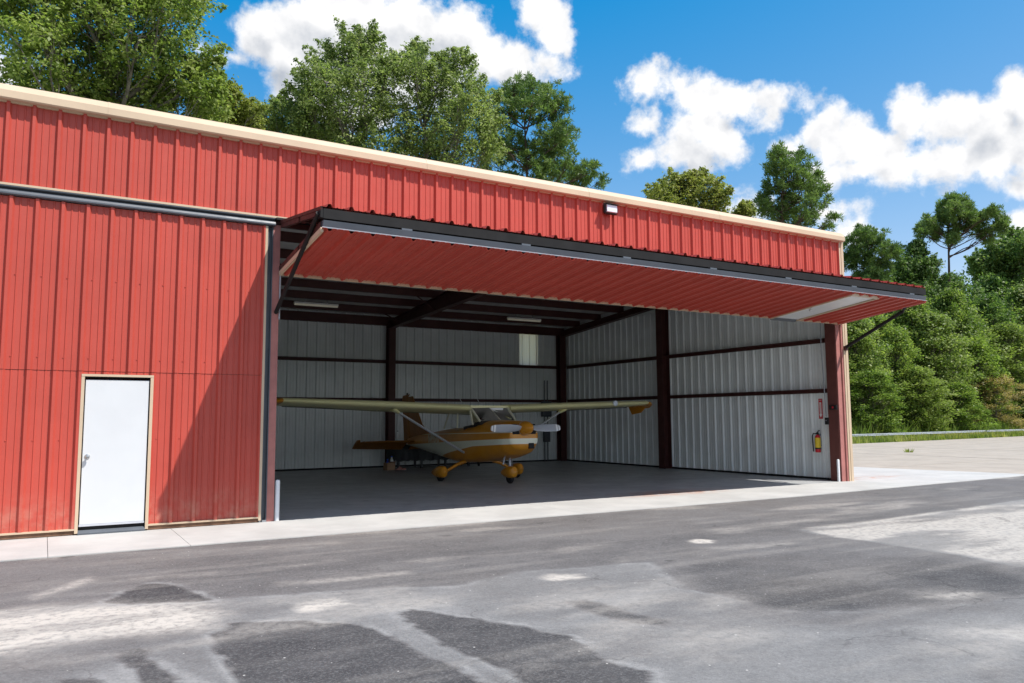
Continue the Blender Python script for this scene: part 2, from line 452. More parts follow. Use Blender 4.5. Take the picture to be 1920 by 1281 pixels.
# ================================================================== SETTING
# ---- ground: one sheet to the horizon
def ground_mat():
    m = bpy.data.materials.new('verge_ground'); m.use_nodes = True
    t = NT(m.node_tree); out = t.new('ShaderNodeOutputMaterial'); b = t.new('ShaderNodeBsdfPrincipled')
    t.link(b.outputs[0], out.inputs[0]); b.inputs['Roughness'].default_value = 0.95
    g = t.new('ShaderNodeNewGeometry'); p = g.outputs['Position']
    c = t.mix(t.ss(t.noise(p, 0.5, 5, 0.6), 0.35, 0.65), (0.15, 0.18, 0.045), (0.25, 0.235, 0.085))
    c = t.mix(t.ss(t.noise(p, 2.3, 5, 0.6), 0.52, 0.7), c, (0.24, 0.15, 0.08))
    t.put(b.inputs['Base Color'], c)
    return m
gv = MB(); S = 900
gv.v = [(-S, -S, -0.06), (S, -S, -0.06), (S, S, -0.06), (-S, S, -0.06)]; gv.f = [(0, 1, 2, 3)]
structure('ground', gv.mesh('ground', ground_mat()))

# ---- asphalt apron with worn, patched and dusty areas
POLY = {
 'half_moon':[(-2.5,-4.67),(-2.31,-4.22),(-2.13,-3.99),(-2.0,-4.02),(-1.85,-4.32),(-1.76,-4.82),(-1.7,-5.03),(-1.98,-4.97),(-2.3,-4.82)],
 'dark_B':[(-1.91,-6.25),(-1.7,-5.95),(-1.17,-6.14),(-1.13,-6.26),(-0.9,-6.57),(-0.79,-6.98),(-0.83,-7.31),(-0.8,-7.67),(-0.73,-7.97),(-0.72,-8.31),(-0.86,-8.9),(-1.6,-9.3),(-2.1,-8.0),(-1.96,-7.45),(-1.97,-7.01),(-1.96,-6.54)],
 'dark_C':[(-0.54,-6.31),(-0.36,-6.23),(-0.13,-6.73),(0.08,-7.11),(0.24,-7.59),(0.19,-8.09),(0.15,-8.26),(0.26,-8.46),(0.21,-8.61),(0.04,-8.78),(-0.23,-9.3),(-0.65,-9.1),(-0.52,-8.43),(-0.51,-8.11),(-0.55,-7.77),(-0.59,-7.31),(-0.57,-7.0)],
 'dark_D':[(0.81,-6.72),(1.01,-6.71),(1.08,-7.07),(1.07,-7.42),(1.12,-7.61),(1.03,-7.74),(0.89,-7.56),(0.8,-7.22)],
 'dark_E':[(-2.52,-6.36),(-2.36,-6.29),(-2.37,-6.5),(-2.21,-7.3),(-2.19,-7.9),(-2.41,-7.8),(-2.49,-6.82)],
 'dark_F':[(-2.92,-6.96),(-2.82,-6.77),(-2.63,-6.97),(-2.58,-7.27),(-2.65,-7.8),(-2.93,-7.7)],
 'upper':[(-9,-2.6),(-9,0),(60,0),(60,-5.5),(21.26,-5.4),(12.82,-4.42),(9.42,-4.73),(7.81,-4.89),(6.71,-4.88),(6.11,-4.82),(5.87,-5.1),(5.9,-6.12),(5.83,-7.21),(5.68,-7.95),(5.78,-8.75),(4.97,-8.67),(3.84,-8.57),(3.07,-8.36),(2.54,-8.15),(2.22,-7.89),(2.15,-7.51),(2.1,-6.86),(2.56,-5.97),(2.65,-5.66),(1.94,-5.51),(1.25,-5.35),(0.82,-5.47),(0.32,-5.65),(-0.33,-5.3),(-0.62,-5.25),(-1.08,-5.17),(-1.56,-5.02),(-2.49,-4.68),(-2.92,-4.57),(-3.26,-4.57),(-4.5,-4.4),(-9,-4.2)],
 'pale_G':[(6.14,-4.84),(6.86,-4.77),(7.92,-4.81),(9.64,-4.69),(11.4,-4.6),(12.52,-4.57),(16.11,-4.85),(24,-6.5),(18,-9),(6.51,-8.91),(5.79,-8.3),(5.81,-7.68),(5.93,-7.16),(5.97,-6.06),(5.84,-5.55)],
 'dust_H':[(-5,-4.3),(-3.26,-4.57),(-2.92,-4.61),(-2.49,-4.72),(-1.8,-5.16),(-1.79,-5.6),(-1.92,-5.93),(-2.39,-5.87),(-2.83,-5.85),(-3.2,-5.94),(-5,-5.9)],
 'dust_I':[(-3.04,-4.02),(-2.87,-3.72),(-2.57,-3.32),(-2.51,-3.49),(-2.7,-3.78),(-3.0,-4.17)],
 'dust_J':[(-1.12,-5.51),(-0.88,-5.45),(-0.69,-5.54),(-0.72,-5.83),(-1.02,-5.91),(-1.19,-5.89)],
 'spot_K':[(1.19,-5.77),(1.39,-5.64),(1.62,-5.82),(1.57,-5.94),(1.25,-5.95)],
 'spot_L':[(4.02,-4.8),(4.27,-4.75),(4.35,-4.97),(4.13,-5.08),(3.96,-4.97)],
 'streak_N':[(-1.03,-4.6),(-0.52,-4.62),(0.23,-4.73),(0.19,-4.88),(-0.49,-4.85),(-1.04,-4.82)],
 'ell_1':[(2.56,-7.01),(3.14,-6.93),(3.62,-7.23),(3.52,-7.75),(2.81,-8.15),(2.32,-7.91),(2.27,-7.52)],
 'ell_2':[(4.46,-7.11),(5.27,-7.06),(5.42,-7.72),(4.94,-8.23),(4.14,-8.27),(3.87,-7.84)],
 'dark_mid':[(2.7,-6.1),(3.7,-5.95),(4.9,-6.2),(5.6,-7.2),(5.3,-7.9),(4.7,-8.4),(3.84,-8.5),(3.07,-8.3),(2.54,-8.1),(2.22,-7.8),(2.2,-7.3),(2.25,-6.8)],
 'pale_P':[(3.68,-8.06),(4.1,-8.2),(4.15,-8.41),(3.75,-8.4),(3.58,-8.22)],
 'pale_Q':[(2.67,-8.94),(3.08,-9.02),(3.25,-9.3),(2.96,-9.44),(2.59,-9.21)],
}
def sdf(px, py, poly):
    """signed distance to polygon, positive inside"""
    d = np.full(px.shape, 1e9); inside = np.zeros(px.shape, bool); n = len(poly)
    for k in range(n):
        ax, ay = poly[k]; bx, by = poly[(k+1) % n]
        ex, ey = bx-ax, by-ay
        t = np.clip(((px-ax)*ex + (py-ay)*ey) / (ex*ex+ey*ey+1e-12), 0, 1)
        d = np.minimum(d, np.hypot(px-ax-t*ex, py-ay-t*ey))
        c = ((ay > py) != (by > py)) & (px < (bx-ax)*(py-ay)/(by-ay+1e-12) + ax)
        inside ^= c
    return np.where(inside, d, -d)
def sstep(x, a, b):
    t = np.clip((x-a)/(b-a), 0, 1); return t*t*(3-2*t)

def edge_y(x): return np.interp(x, [-80, 10, 18.5, 40, 140], [-1.88, -1.80, -1.36, -0.75, 0.6])
xs = np.concatenate([np.linspace(-90, -7, 18), np.arange(-6.4, 7.0, 0.045), np.arange(7.0, 24, 0.12), np.linspace(25, 130, 25)])
ts = np.concatenate([np.linspace(0, 1.0, 18)[:-1], 1 + np.arange(0, 8.4, 0.045), 9.4 + np.cumsum(np.linspace(0.3, 9, 14))])
GX, GT = np.meshgrid(xs, ts, indexing='xy')
GY = edge_y(GX) - np.where(GT < 1, GT * 1.0, GT)
jx = GX + (fbm(GX, GY, 2.2, 4) - 0.5) * 0.36; jy = GY + (fbm(GX + 31, GY + 17, 2.2, 4) - 0.5) * 0.36
big = fbm(GX, GY * 1.6, 0.55, 4) - 0.5
fine = fbm(GX * 0.9, GY * 1.5, 3.2, 5) - 0.5
tone = 0.53 + big * 0.70 + fine * 0.30 + 0.16 * sstep(fbm(GX + 70, GY * 1.3, 1.6, 5), 0.50, 0.66)
jx2 = GX + (fbm(GX, GY, 5.0, 4) - 0.5) * 0.13; jy2 = GY + (fbm(GX + 31, GY + 17, 5.0, 4) - 0.5) * 0.13
def lay(tone, key, val, soft, amt=1.0):
    big_ = key in ('ell_1', 'ell_2', 'dark_mid')
    f = sstep(sdf(jx if big_ else jx2, jy if big_ else jy2, POLY[key]), -soft, soft) * amt
    return tone * (1 - f) + (val + fine * 0.24 + big * (0.28 if big_ or key == 'upper' else 0.05)) * f
def rim(tone, key, w_, amt):
    d = sdf(jx2, jy2, POLY[key]); f = np.exp(-((d + w_) / w_) ** 2) * amt * sstep(fbm(GX + 5, GY, 3, 3), 0.4, 0.6)
    return tone + f
tone = rim(tone, 'upper', 0.04, 0.30)
tone = lay(tone, 'upper', 0.33, 0.035)
tone = lay(tone, 'dark_mid', 0.19, 0.14, 0.9)
tone = lay(tone, 'ell_1', 0.08, 0.22, 0.9); tone = lay(tone, 'ell_2', 0.10, 0.25, 0.9)
for k_ in ('dark_B', 'dark_C', 'dark_E', 'dark_F', 'half_moon'):
    tone = rim(tone, k_, 0.032, 0.60); tone = lay(tone, k_, 0.0 if k_ == 'half_moon' else 0.08, 0.018)
tone = lay(tone, 'dark_D', 0.06, 0.05, 0.95)
dust = np.zeros_like(tone)
for k_, amt, soft in (('dust_H', 1.0, 0.32), ('dust_I', 0.9, 0.10), ('dust_J', 0.95, 0.10), ('spot_K', 1.0, 0.07), ('spot_L', 1.0, 0.06), ('streak_N', 0.35, 0.10), ('pale_G', 0.66, 0.08), ('pale_P', 0.55, 0.2), ('pale_Q', 0.6, 0.4)):
    f = sstep(sdf(jx2, jy2, POLY[k_]), -soft, soft) * amt
    lo_ = 0.20 if k_ == 'pale_G' else 0.55
    f = f * (lo_ + (1 - lo_) * sstep(fbm(GX * 0.6, GY * 1.8, 0.9 if k_ == 'pale_G' else 2.0, 5), 0.38, 0.58))
    dust = np.maximum(dust, f)
dust = np.maximum(dust, (0.30 - 0.26 * sstep(sdf(jx, jy, POLY['dark_mid']), -0.3, 0.2)) * sstep(fbm(GX * 0.5 + 40, GY * 1.5, 1.1, 5), 0.55, 0.78))
# tyre-swept streaks running along the apron
dust = np.maximum(dust, 0.10 * sstep(fbm(GX * 0.45 + 9, GY * 4, 1.1, 5), 0.54, 0.72))
nx, ny = len(xs), len(ts)
vv = np.stack([GX, GY, np.where(GT < 0.001, -0.012, -0.014)], -1).reshape(-1, 3)
vv[:, 2] -= 0.0
ii = (np.arange(ny-1)[:, None] * nx + np.arange(nx-1)[None, :]).ravel()
quads = np.stack([ii, ii + nx, ii + nx + 1, ii + 1], -1)
def np_mesh(name, verts, quads, material, attrs=None):
    me = bpy.data.meshes.new(name)
    n = len(verts); q = len(quads); k = quads.shape[1]
    me.vertices.add(n); me.vertices.foreach_set('co', np.ascontiguousarray(verts, dtype=np.float32).ravel())
    me.loops.add(q*k); me.loops.foreach_set('vertex_index', np.ascontiguousarray(quads, dtype=np.int32).ravel())
    me.polygons.add(q); me.polygons.foreach_set('loop_start', np.arange(0, q*k, k, dtype=np.int32))
    try: me.polygons.foreach_set('loop_total', np.full(q, k, dtype=np.int32))
    except Exception: pass
    for an, av in (attrs or {}).items():
        a = me.attributes.new(an, 'FLOAT', 'POINT'); a.data.foreach_set('value', np.ascontiguousarray(av, dtype=np.float32).ravel())
    if material: me.materials.append(material)
    me.update(calc_edges=True); me.validate()
    return me
def asphalt_mat():
    m = bpy.data.materials.new('asphalt'); m.use_nodes = True
    t = NT(m.node_tree); out = t.new('ShaderNodeOutputMaterial'); b = t.new('ShaderNodeBsdfPrincipled')
    t.link(b.outputs[0], out.inputs[0])
    g = t.new('ShaderNodeNewGeometry'); p = g.outputs['Position']
    a1 = t.new('ShaderNodeAttribute'); a1.attribute_name = 'tone'
    a2 = t.new('ShaderNodeAttribute'); a2.attribute_name = 'dust'
    tn = t.m('ADD', a1.outputs['Fac'], t.m('MULTIPLY', t.m('SUBTRACT', t.noise(p, 9, 6, 0.65), 0.5), 0.22))
    r = t.new('ShaderNodeValToRGB'); t.put(r.inputs[0], tn)
    e = r.color_ramp.elements
    e[0].position = 0.0; e[0].color = (0.046, 0.044, 0.045, 1)
    e[1].position = 1.0; e[1].color = (0.285, 0.277, 0.268, 1)
    x = e.new(0.34); x.color = (0.140, 0.131, 0.127, 1)
    x = e.new(0.62); x.color = (0.200, 0.195, 0.190, 1)
    col = r.outputs[0]
    warm = t.ss(t.noise(p, 0.35, 3, 0.5), 0.45, 0.7)
    col = t.mix(t.m('MULTIPLY', warm, 0.25), col, (0.15, 0.128, 0.11))
    # mottling and stone grain
    mo = t.noise(p, 24, 5, 0.65)
    col = t.mix(t.ss(mo, 0.30, 0.70, 0.20, 0.0), col, (0.045, 0.043, 0.044))
    col = t.mix(t.ss(t.noise(p, 41, 4, 0.7), 0.50, 0.75, 0.0, 0.28), col, (0.34, 0.33, 0.315))
    v2 = t.new('ShaderNodeTexVoronoi'); v2.inputs['Scale'].default_value = 75; t.link(p, v2.inputs['Vector'])
    c2 = t.new('ShaderNodeSeparateColor'); t.link(v2.outputs['Color'], c2.inputs[0])
    col = t.mix(t.ss(c2.outputs[0], 0.55, 1.0, 0.0, 0.16), col, (0.36, 0.35, 0.34))
    col = t.mix(t.ss(c2.outputs[1], 0.55, 1.0, 0.0, 0.20), col, (0.030, 0.029, 0.030))
    dn = t.m('MULTIPLY', a2.outputs['Fac'], t.ss(t.noise(p, 13, 7, 0.72), 0.30, 0.60, 0.35, 1.25), clamp=True)
    col = t.mix(dn, col, (0.52, 0.475, 0.42))
    # hairline cracks
    wp = t.new('ShaderNodeTexNoise'); wp.inputs['Scale'].default_value = 1.7; wp.inputs['Detail'].default_value = 6; t.link(p, wp.inputs['Vector'])
    pw = t.v('ADD', p, t.v('MULTIPLY', wp.outputs['Color'], (0.9, 0.9, 0)))
    ve = t.new('ShaderNodeTexVoronoi'); ve.feature = 'DISTANCE_TO_EDGE'; ve.inputs['Scale'].default_value = 0.33; t.link(pw, ve.inputs['Vector'])
    ck = t.m('MULTIPLY', t.ss(ve.outputs['Distance'], 0.0015, 0.0045, 1.0, 0.0), t.ss(t.noise(p, 0.8, 3, 0.5), 0.44, 0.56))
    col = t.mix(t.m('MULTIPLY', ck, 0.32), col, (0.028, 0.026, 0.026))
    # oil drips
    vd = t.new('ShaderNodeTexVoronoi'); vd.inputs['Scale'].default_value = 0.9; t.link(pw, vd.inputs['Vector'])
    cd_ = t.new('ShaderNodeSeparateColor'); t.link(vd.outputs['Color'], cd_.inputs[0])
    dr_ = t.m('MULTIPLY', t.ss(vd.outputs['Distance'], 0.03, 0.10, 1.0, 0.0), t.ss(cd_.outputs[0], 0.70, 0.74))
    col = t.mix(t.m('MULTIPLY', dr_, 0.55), col, (0.04, 0.038, 0.038))
    # pale grit
    vo = t.new('ShaderNodeTexVoronoi'); vo.inputs['Scale'].default_value = 7.5; t.link(p, vo.inputs['Vector'])
    sp = t.ss(vo.outputs['Distance'], 0.04, 0.075, 1.0, 0.0)
    vc = t.new('ShaderNodeSeparateColor'); t.link(vo.outputs['Color'], vc.inputs[0])
    col = t.mix(t.m('MULTIPLY', sp, t.ss(vc.outputs[0], 0.62, 0.66)), col, (0.55, 0.52, 0.48))
    t.put(b.inputs['Base Color'], col)
    b.inputs['Roughness'].default_value = 0.85; b.inputs['Specular IOR Level'].default_value = 0.35
    bp = t.new('ShaderNodeBump'); bp.inputs['Strength'].default_value = 0.7; bp.inputs['Distance'].default_value = 0.008
    t.put(bp.inputs['Height'], t.noise(p, 70, 4, 0.75)); t.link(bp.outputs[0], b.inputs['Normal'])
    return m
structure('asphalt_apron', np_mesh('asphalt_apron', vv, quads, asphalt_mat(), {'tone': np.clip(tone, 0, 1), 'dust': np.clip(dust, 0, 1)}))

# ---- concrete
def concrete_mat(name, base, stain, clay=0.0, rough=0.8, cracks=False):
    m = bpy.data.materials.new(name); m.use_nodes = True
    t = NT(m.node_tree); out = t.new('ShaderNodeOutputMaterial'); b = t.new('ShaderNodeBsdfPrincipled')
    t.link(b.outputs[0], out.inputs[0])
    g = t.new('ShaderNodeNewGeometry'); p = g.outputs['Position']
    oi = t.new('ShaderNodeObjectInfo')
    c = t.mix(t.ss(t.noise(p, 0.9, 6, 0.62), 0.32, 0.7), tuple(x*0.86 for x in base), tuple(min(1, x*1.06) for x in base))
    c = t.mix(t.m('MULTIPLY', t.ss(t.noise(p, 3.1, 6, 0.7), 0.52, 0.75), stain), c, tuple(x*0.55 for x in base))
    c = t.mix(t.m('MULTIPLY', t.ss(t.noise(p, 120, 2, 0.5), 0.5, 0.7), 0.16), c, tuple(x*0.6 for x in base))
    c = t.mix(t.m('MULTIPLY', oi.outputs['Random'], 0.10), c, tuple(x*0.75 for x in base))
    if clay > 0:
        # red clay tracked in near the middle-right of the opening
        sp = t.new('ShaderNodeSeparateXYZ'); t.link(p, sp.inputs[0])
        q = t.v('MULTIPLY_ADD', p, (0.55, 1.6, 0), (-8.3*0.55, -0.15*1.6, 0))
        d = t.v('LENGTH', q)
        f = t.m('MULTIPLY', t.ss(d, 0.10, 1.2, 1.0, 0.0), t.ss(t.noise(p, 3.0, 5, 0.7), 0.36, 0.60))
        q2 = t.v('MULTIPLY_ADD', p, (0.45, 1.8, 0), (-14.9*0.45, -0.5*1.8, 0))
        f2 = t.m('MULTIPLY', t.ss(t.v('LENGTH', q2), 0.1, 1.0, 1.0, 0.0), t.ss(t.noise(p, 4, 4, 0.6), 0.45, 0.65))
        c = t.mix(t.m('MULTIPLY', t.m('MAXIMUM', f, f2), clay), c, (0.42, 0.17, 0.08))
    t.put(b.inputs['Base Color'], c)
    t.put(b.inputs['Roughness'], t.ss(t.noise(p, 2.0, 4, 0.6), 0.3, 0.7, rough-0.08, rough+0.08))
    bp = t.new('ShaderNodeBump'); bp.inputs['Strength'].default_value = 0.2; bp.inputs['Distance'].default_value = 0.004
    t.put(bp.inputs['Height'], t.noise(p, 60, 4, 0.6)); t.link(bp.outputs[0], b.inputs['Normal'])
    return m
CONC = concrete_mat('new_concrete', (0.49, 0.48, 0.455), 0.12, clay=0.8)
FLOORC = concrete_mat('floor_concrete', (0.43, 0.435, 0.43), 1.0, clay=0.7, rough=0.42)
TAXI = concrete_mat('old_concrete', (0.40, 0.345, 0.285), 0.35)
JOINT = mat('joint_dirt', (0.12, 0.11, 0.10), 0.95, var=0.2)

base = MB(); base.box(-13, 13.96, -1.80, 0.0, -0.25, -0.03)
strip = structure('concrete_strip', base.mesh('concrete_strip', JOINT))
xb = [-12.9, -9.0, -5.95, -2.91, -1.39, 4.6, 9.3, 13.95]
for k in range(len(xb)-1):
    a, b_ = xb[k] + 0.003, xb[k+1] - 0.003
    s_ = MB(); i = 0
    s_.prism([(a, edge_y(a)+0.001), (b_, edge_y(b_)+0.001), (b_, -0.004), (a, -0.004)], 'z', -0.2, 0.0)
    s_.build('slab', CONC, strip)
pb = MB(); pb.prism([(13.96, edge_y(13.96)+0.05), (19.5, edge_y(19.5)+0.05), (17.0, 14.0), (13.96, 14.0)], 'z', -0.3, -0.04)
pad = structure('concrete_pad', pb.mesh('concrete_pad', JOINT))
def pad_x(y): return 19.50 - 0.19 * (y + 0.6)
for (y0, y1) in ((None, 3.7), (3.712, 8.9), (8.912, 14.0)):
    s_ = MB()
    if y0 is None: s_.prism([(13.96, edge_y(13.96)+0.001), (pad_x(-1.3), edge_y(19.5)+0.001), (pad_x(y1), y1), (13.96, y1)], 'z', -0.2, 0.0)
    else: s_.prism([(13.96, y0), (pad_x(y0), y0), (pad_x(y1), y1), (13.96, y1)], 'z', -0.2, 0.0)
    s_.build('slab', CONC, pad)
fl = MB(); fl.box(-9.3, 13.86, 0.0, 12.3, -0.25, 0.0)
structure('hangar_floor', fl.mesh('hangar_floor', FLOORC))

tb = MB(); tb.prism([(19.7, edge_y(19.6)+0.05), (150, edge_y(150)+0.05), (150, 31.5), (16.6, 14.3)], 'z', -0.3, -0.055)
taxi = structure('taxiway', tb.mesh('taxiway', JOINT))
def grass_y(x): return 12.3 + 0.13 * x
xg = [19.7 + 7.6*k for k in range(12)]
for k in range(len(xg)-1):
    for j in range(4):
        a, b_ = xg[k]+0.015, xg[k+1]-0.015
        def yy(x, f): return edge_y(x) + 0.01 + (grass_y(x) - edge_y(x)) * f
        f0, f1 = j/4 + 0.0015, (j+1)/4 - 0.0015
        a0 = pad_x(yy(a, f0)) + 0.012 if k == 0 else a; a1 = pad_x(yy(a, f1)) + 0.012 if k == 0 else a
        s_ = MB(); s_.prism([(a0, yy(a,f0)), (b_, yy(b_,f0)), (b_, yy(b_,f1)), (a1, yy(a,f1))], 'z', -0.25, -0.006 + 0.003*((k*7+j*3) % 3))
        s_.build('slab', TAXI, taxi)

# ================================================================== HANGAR
hangar = thing('hangar', 'long red metal hangar with tan eave trim and an open folding door', 'hangar', (0, 0, 0))
PITCH = 0.3048
def rib_profile(x0, x1, rib0, h=0.044, minor=0.0085):
    pts = {}
    k0 = int(math.floor((x0 - rib0) / PITCH)) - 1; k1 = int(math.ceil((x1 - rib0) / PITCH)) + 1
    bp = []
    for k in range(k0, k1 + 1):
        c = rib0 + k * PITCH
        bp += [(c-0.041, 0), (c-0.018, h), (c+0.018, h), (c+0.044, 0)]
        for mcen in (c + PITCH/3 + 0.006, c + 2*PITCH/3 - 0.006):
            bp += [(mcen-0.013, 0), (mcen-0.005, minor), (mcen+0.005, minor), (mcen+0.013, 0)]
    bx = [p[0] for p in bp]; bh = [p[1] for p in bp]
    X = [x0] + [x for x in bx if x0 + 1e-4 < x < x1 - 1e-4] + [x1]
    return [(x, float(np.interp(x, bx, bh))) for x in X]
_pcache = {}
def panel_mesh(x0, x1, H, rib0, material, name):
    key = (round((x0-rib0) % PITCH, 3), round(x1-x0, 3), round(H, 3), material.name)
    if key not in _pcache:
        m = MB(); pr = rib_profile(x0, x1, rib0)
        n = len(pr)
        for z in (0, H):
            for x, hh in pr: m.v.append((x - x0, -hh, z))
        for z in (0, H):                       # back skin, so that the sheet has two faces and a thickness
            for x, hh in pr: m.v.append((x - x0, -hh + 0.0012, z))
        for k in range(n-1):
            m.f.append((k, k+1, n+k+1, n+k)); m.f.append((2*n+k+1, 2*n+k, 3*n+k, 3*n+k+1))
            m.f.append((k+1, k, 2*n+k, 2*n+k+1)); m.f.append((n+k, n+k+1, 3*n+k+1, 3*n+k))
        me = bpy.data.meshes.new(name); me.from_pydata(m.v, [], m.f); me.materials.append(material); me.update()
        _pcache[key] = me
    return _pcache[key]
def panels(x0, x1, z0, z1, rib0, material, parent, frame, name='wall_panel', w3=3):
    """row of sheet panels, each three ribs wide; frame(x,z)->Matrix placing the panel's lower corner"""
    W = PITCH * w3
    k = math.floor((x0 - (rib0 - 0.05)) / W); cuts = [x0]
    while True:
        k += 1; c = rib0 - 0.05 + k * W
        if c >= x1 - 0.02: break
        if c > x0 + 0.02: cuts.append(c)
    cuts.append(x1)
    for a, b_ in zip(cuts[:-1], cuts[1:]):
        o = link(name, panel_mesh(a, b_, z1 - z0, rib0, material, name), parent)
        o.matrix_local = frame(a, z0)
def front_frame(y):
    return lambda x, z: Matrix.Translation((x, y, z))

RIB0 = 0.030
# parapet (front wall above the doors)
panels(-9.2, 13.80, 4.735, 5.875, RIB0, RED, hangar, front_frame(0.0))
# back plane behind parapet
MB().box(-9.2, 13.80, 0.03, 0.06, 4.70, 5.95).build('parapet_backing', LINER, hangar)
# eave trim, in lengths with lap joints
prof = [(0.16, 6.115), (-0.05, 6.092), (-0.085, 6.062), (-0.135, 5.985), (-0.138, 5.885), (-0.118, 5.868), (-0.036, 5.868), (-0.036, 5.850), (0.16, 5.850)]
cuts = [-9.3, -6.0, -2.42, 2.55, 6.05, 9.6, 13.86]
for a, b_ in zip(cuts[:-1], cuts[1:]):
    MB().prism(prof, 'x', a + 0.0015, b_ - 0.0015).build('eave_trim', TAN, hangar)
for c in cuts[1:-1]:
    p2 = [(y - 0.003 if y < 0.1 else y, z + (0.003 if z > 6 else -0.001)) for y, z in prof]
    MB().prism(p2, 'x', c - 0.012, c + 0.012).build('trim_lap', TAN, hangar)
# fasteners on the parapet
# bottom trim of the parapet and dark header channel over the closed door
MB().box(-9.2, 13.80, -0.048, 0.02, 4.705, 4.735).build('drip_trim', TAN, hangar)
hc = [(0.02, 4.70), (-0.05, 4.70), (-0.05, 4.688), (-0.01, 4.668), (-0.03, 4.640), (-0.080, 4.628), (-0.092, 4.60), (-0.092, 4.580), (-0.07, 4.568), (0.02, 4.57)]
MB().prism(hc, 'x', -9.2, -0.03).build('header_channel', CHANNEL, hangar)
MB().prism([(-0.038, 4.697), (-0.032, 4.697), (-0.004, 4.672), (-0.012, 4.652)], 'x', -9.19, -0.04).build('header_seal', BLACK, hangar)
# header over the open bay
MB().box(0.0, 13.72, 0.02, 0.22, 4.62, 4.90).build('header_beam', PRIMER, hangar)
MB().box(-0.02, 13.72, -0.10, 0.02, 4.672, 4.704).build('header_seal', BLACK, hangar)
# corner trim at the right end
MB().prism([(13.735, -0.045), (13.80, -0.045), (13.80, -0.055), (13.885, -0.055), (13.885, 0.12), (13.80, 0.12), (13.80, 0.0), (13.735, 0.0)], 'z', 0.0, 5.868).build('corner_trim', TAN, hangar)
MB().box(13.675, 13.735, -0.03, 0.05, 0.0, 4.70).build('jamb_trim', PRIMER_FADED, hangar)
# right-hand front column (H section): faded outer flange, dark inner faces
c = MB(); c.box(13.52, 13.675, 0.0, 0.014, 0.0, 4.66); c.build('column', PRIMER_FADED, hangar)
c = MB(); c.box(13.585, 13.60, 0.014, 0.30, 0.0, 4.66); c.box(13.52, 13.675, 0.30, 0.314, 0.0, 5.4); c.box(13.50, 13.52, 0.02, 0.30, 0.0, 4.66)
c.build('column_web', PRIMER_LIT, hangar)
# left jamb: tan edge, dark channel, column
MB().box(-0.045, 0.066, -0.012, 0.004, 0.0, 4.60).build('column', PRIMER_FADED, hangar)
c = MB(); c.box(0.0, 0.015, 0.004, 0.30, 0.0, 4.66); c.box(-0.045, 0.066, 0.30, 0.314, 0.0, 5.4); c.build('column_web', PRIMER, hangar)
MB().prism([(-0.135, -0.03), (-0.115, -0.03), (-0.115, 0.03), (-0.06, 0.03), (-0.06, -0.02), (-0.046, -0.02), (-0.046, 0.06), (-0.135, 0.06)], 'z', 0.0, 4.56).build('jamb_channel', CHANNEL, hangar)
MB().box(-0.16, -0.05, -0.03, 0.05, 0.0, 0.03).build('base_plate', GALV, hangar)

# ---- roof, walls, frames (inside)
def zi(y): return 4.99 + 0.083 * (12.15 - y)      # underside of roof insulation
rf = MB(); rf.prism([(0.05, zi(0.05)+0.04), (12.35, zi(12.35)+0.04), (12.35, zi(12.35)+0.09), (0.05, zi(0.05)+0.09)], 'x', -9.3, 13.88)
rf.build('roof', ROOFM, hangar)
ins = MB(); yl = np.linspace(0.06, 12.18, 60)
# insulation blanket sagging between purlins
PUR = [0.75 + 1.27*k for k in range(10)]
for y in yl:
    dmin = min(abs(y - p) for p in PUR); sag = 0.035 * min(1, dmin / 0.5)
    for x in np.linspace(-9.2, 13.8, 24):
        ins.v.append((x, y, zi(y) - sag * (0.75 + 0.5*math.sin(x*2.1 + y*3))))
for k in range(59):
    for j in range(23): ins.f.append((k*24+j, (k+1)*24+j, (k+1)*24+j+1, k*24+j+1))
ins.build('insulation', INSUL, hangar, smooth=True)
for y in PUR:
    z = zi(y)
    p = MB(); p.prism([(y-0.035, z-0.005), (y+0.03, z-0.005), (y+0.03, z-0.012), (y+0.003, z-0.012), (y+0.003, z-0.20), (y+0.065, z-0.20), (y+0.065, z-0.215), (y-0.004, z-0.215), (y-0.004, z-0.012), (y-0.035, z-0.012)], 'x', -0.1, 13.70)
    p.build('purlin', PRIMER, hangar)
MB().box(-0.1, 13.7, 11.93, 12.09, 4.64, 4.93).build('eave_strut', PRIMER, hangar)
def zb(y): return 4.585 + 0.086 * (12.0 - y)
for xc in (0.02, 6.72, 13.58):
    r_ = MB()
    if xc == 6.72: zb = lambda y: 4.545 + 0.040 * (12.0 - y)       # the mid frame deepens towards the front
    else: zb = lambda y: 4.585 + 0.086 * (12.0 - y)
    r_.prism([(0.3, zb(0.3)), (12.0, zb(12.0)), (12.0, zi(12)-0.19), (0.3, zi(0.3)-0.19)], 'x', xc-0.006, xc+0.006)
    r_.prism([(0.3, zi(0.3)-0.232), (12.0, zi(12)-0.232), (12.0, zi(12)-0.218), (0.3, zi(0.3)-0.218)], 'x', xc-0.10, xc+0.10)
    for (d0, d1) in ((0.0, 0.012),):
        r_.prism([(0.3, zb(0.3)-d1), (12.0, zb(12)-d1), (12.0, zb(12)-d0), (0.3, zb(0.3)-d0)], 'x', xc-0.11, xc+0.11)
    r_.build('rafter', PRIMER, hangar)
    if xc < 13:   # deeper haunch towards the mid frame
        pass
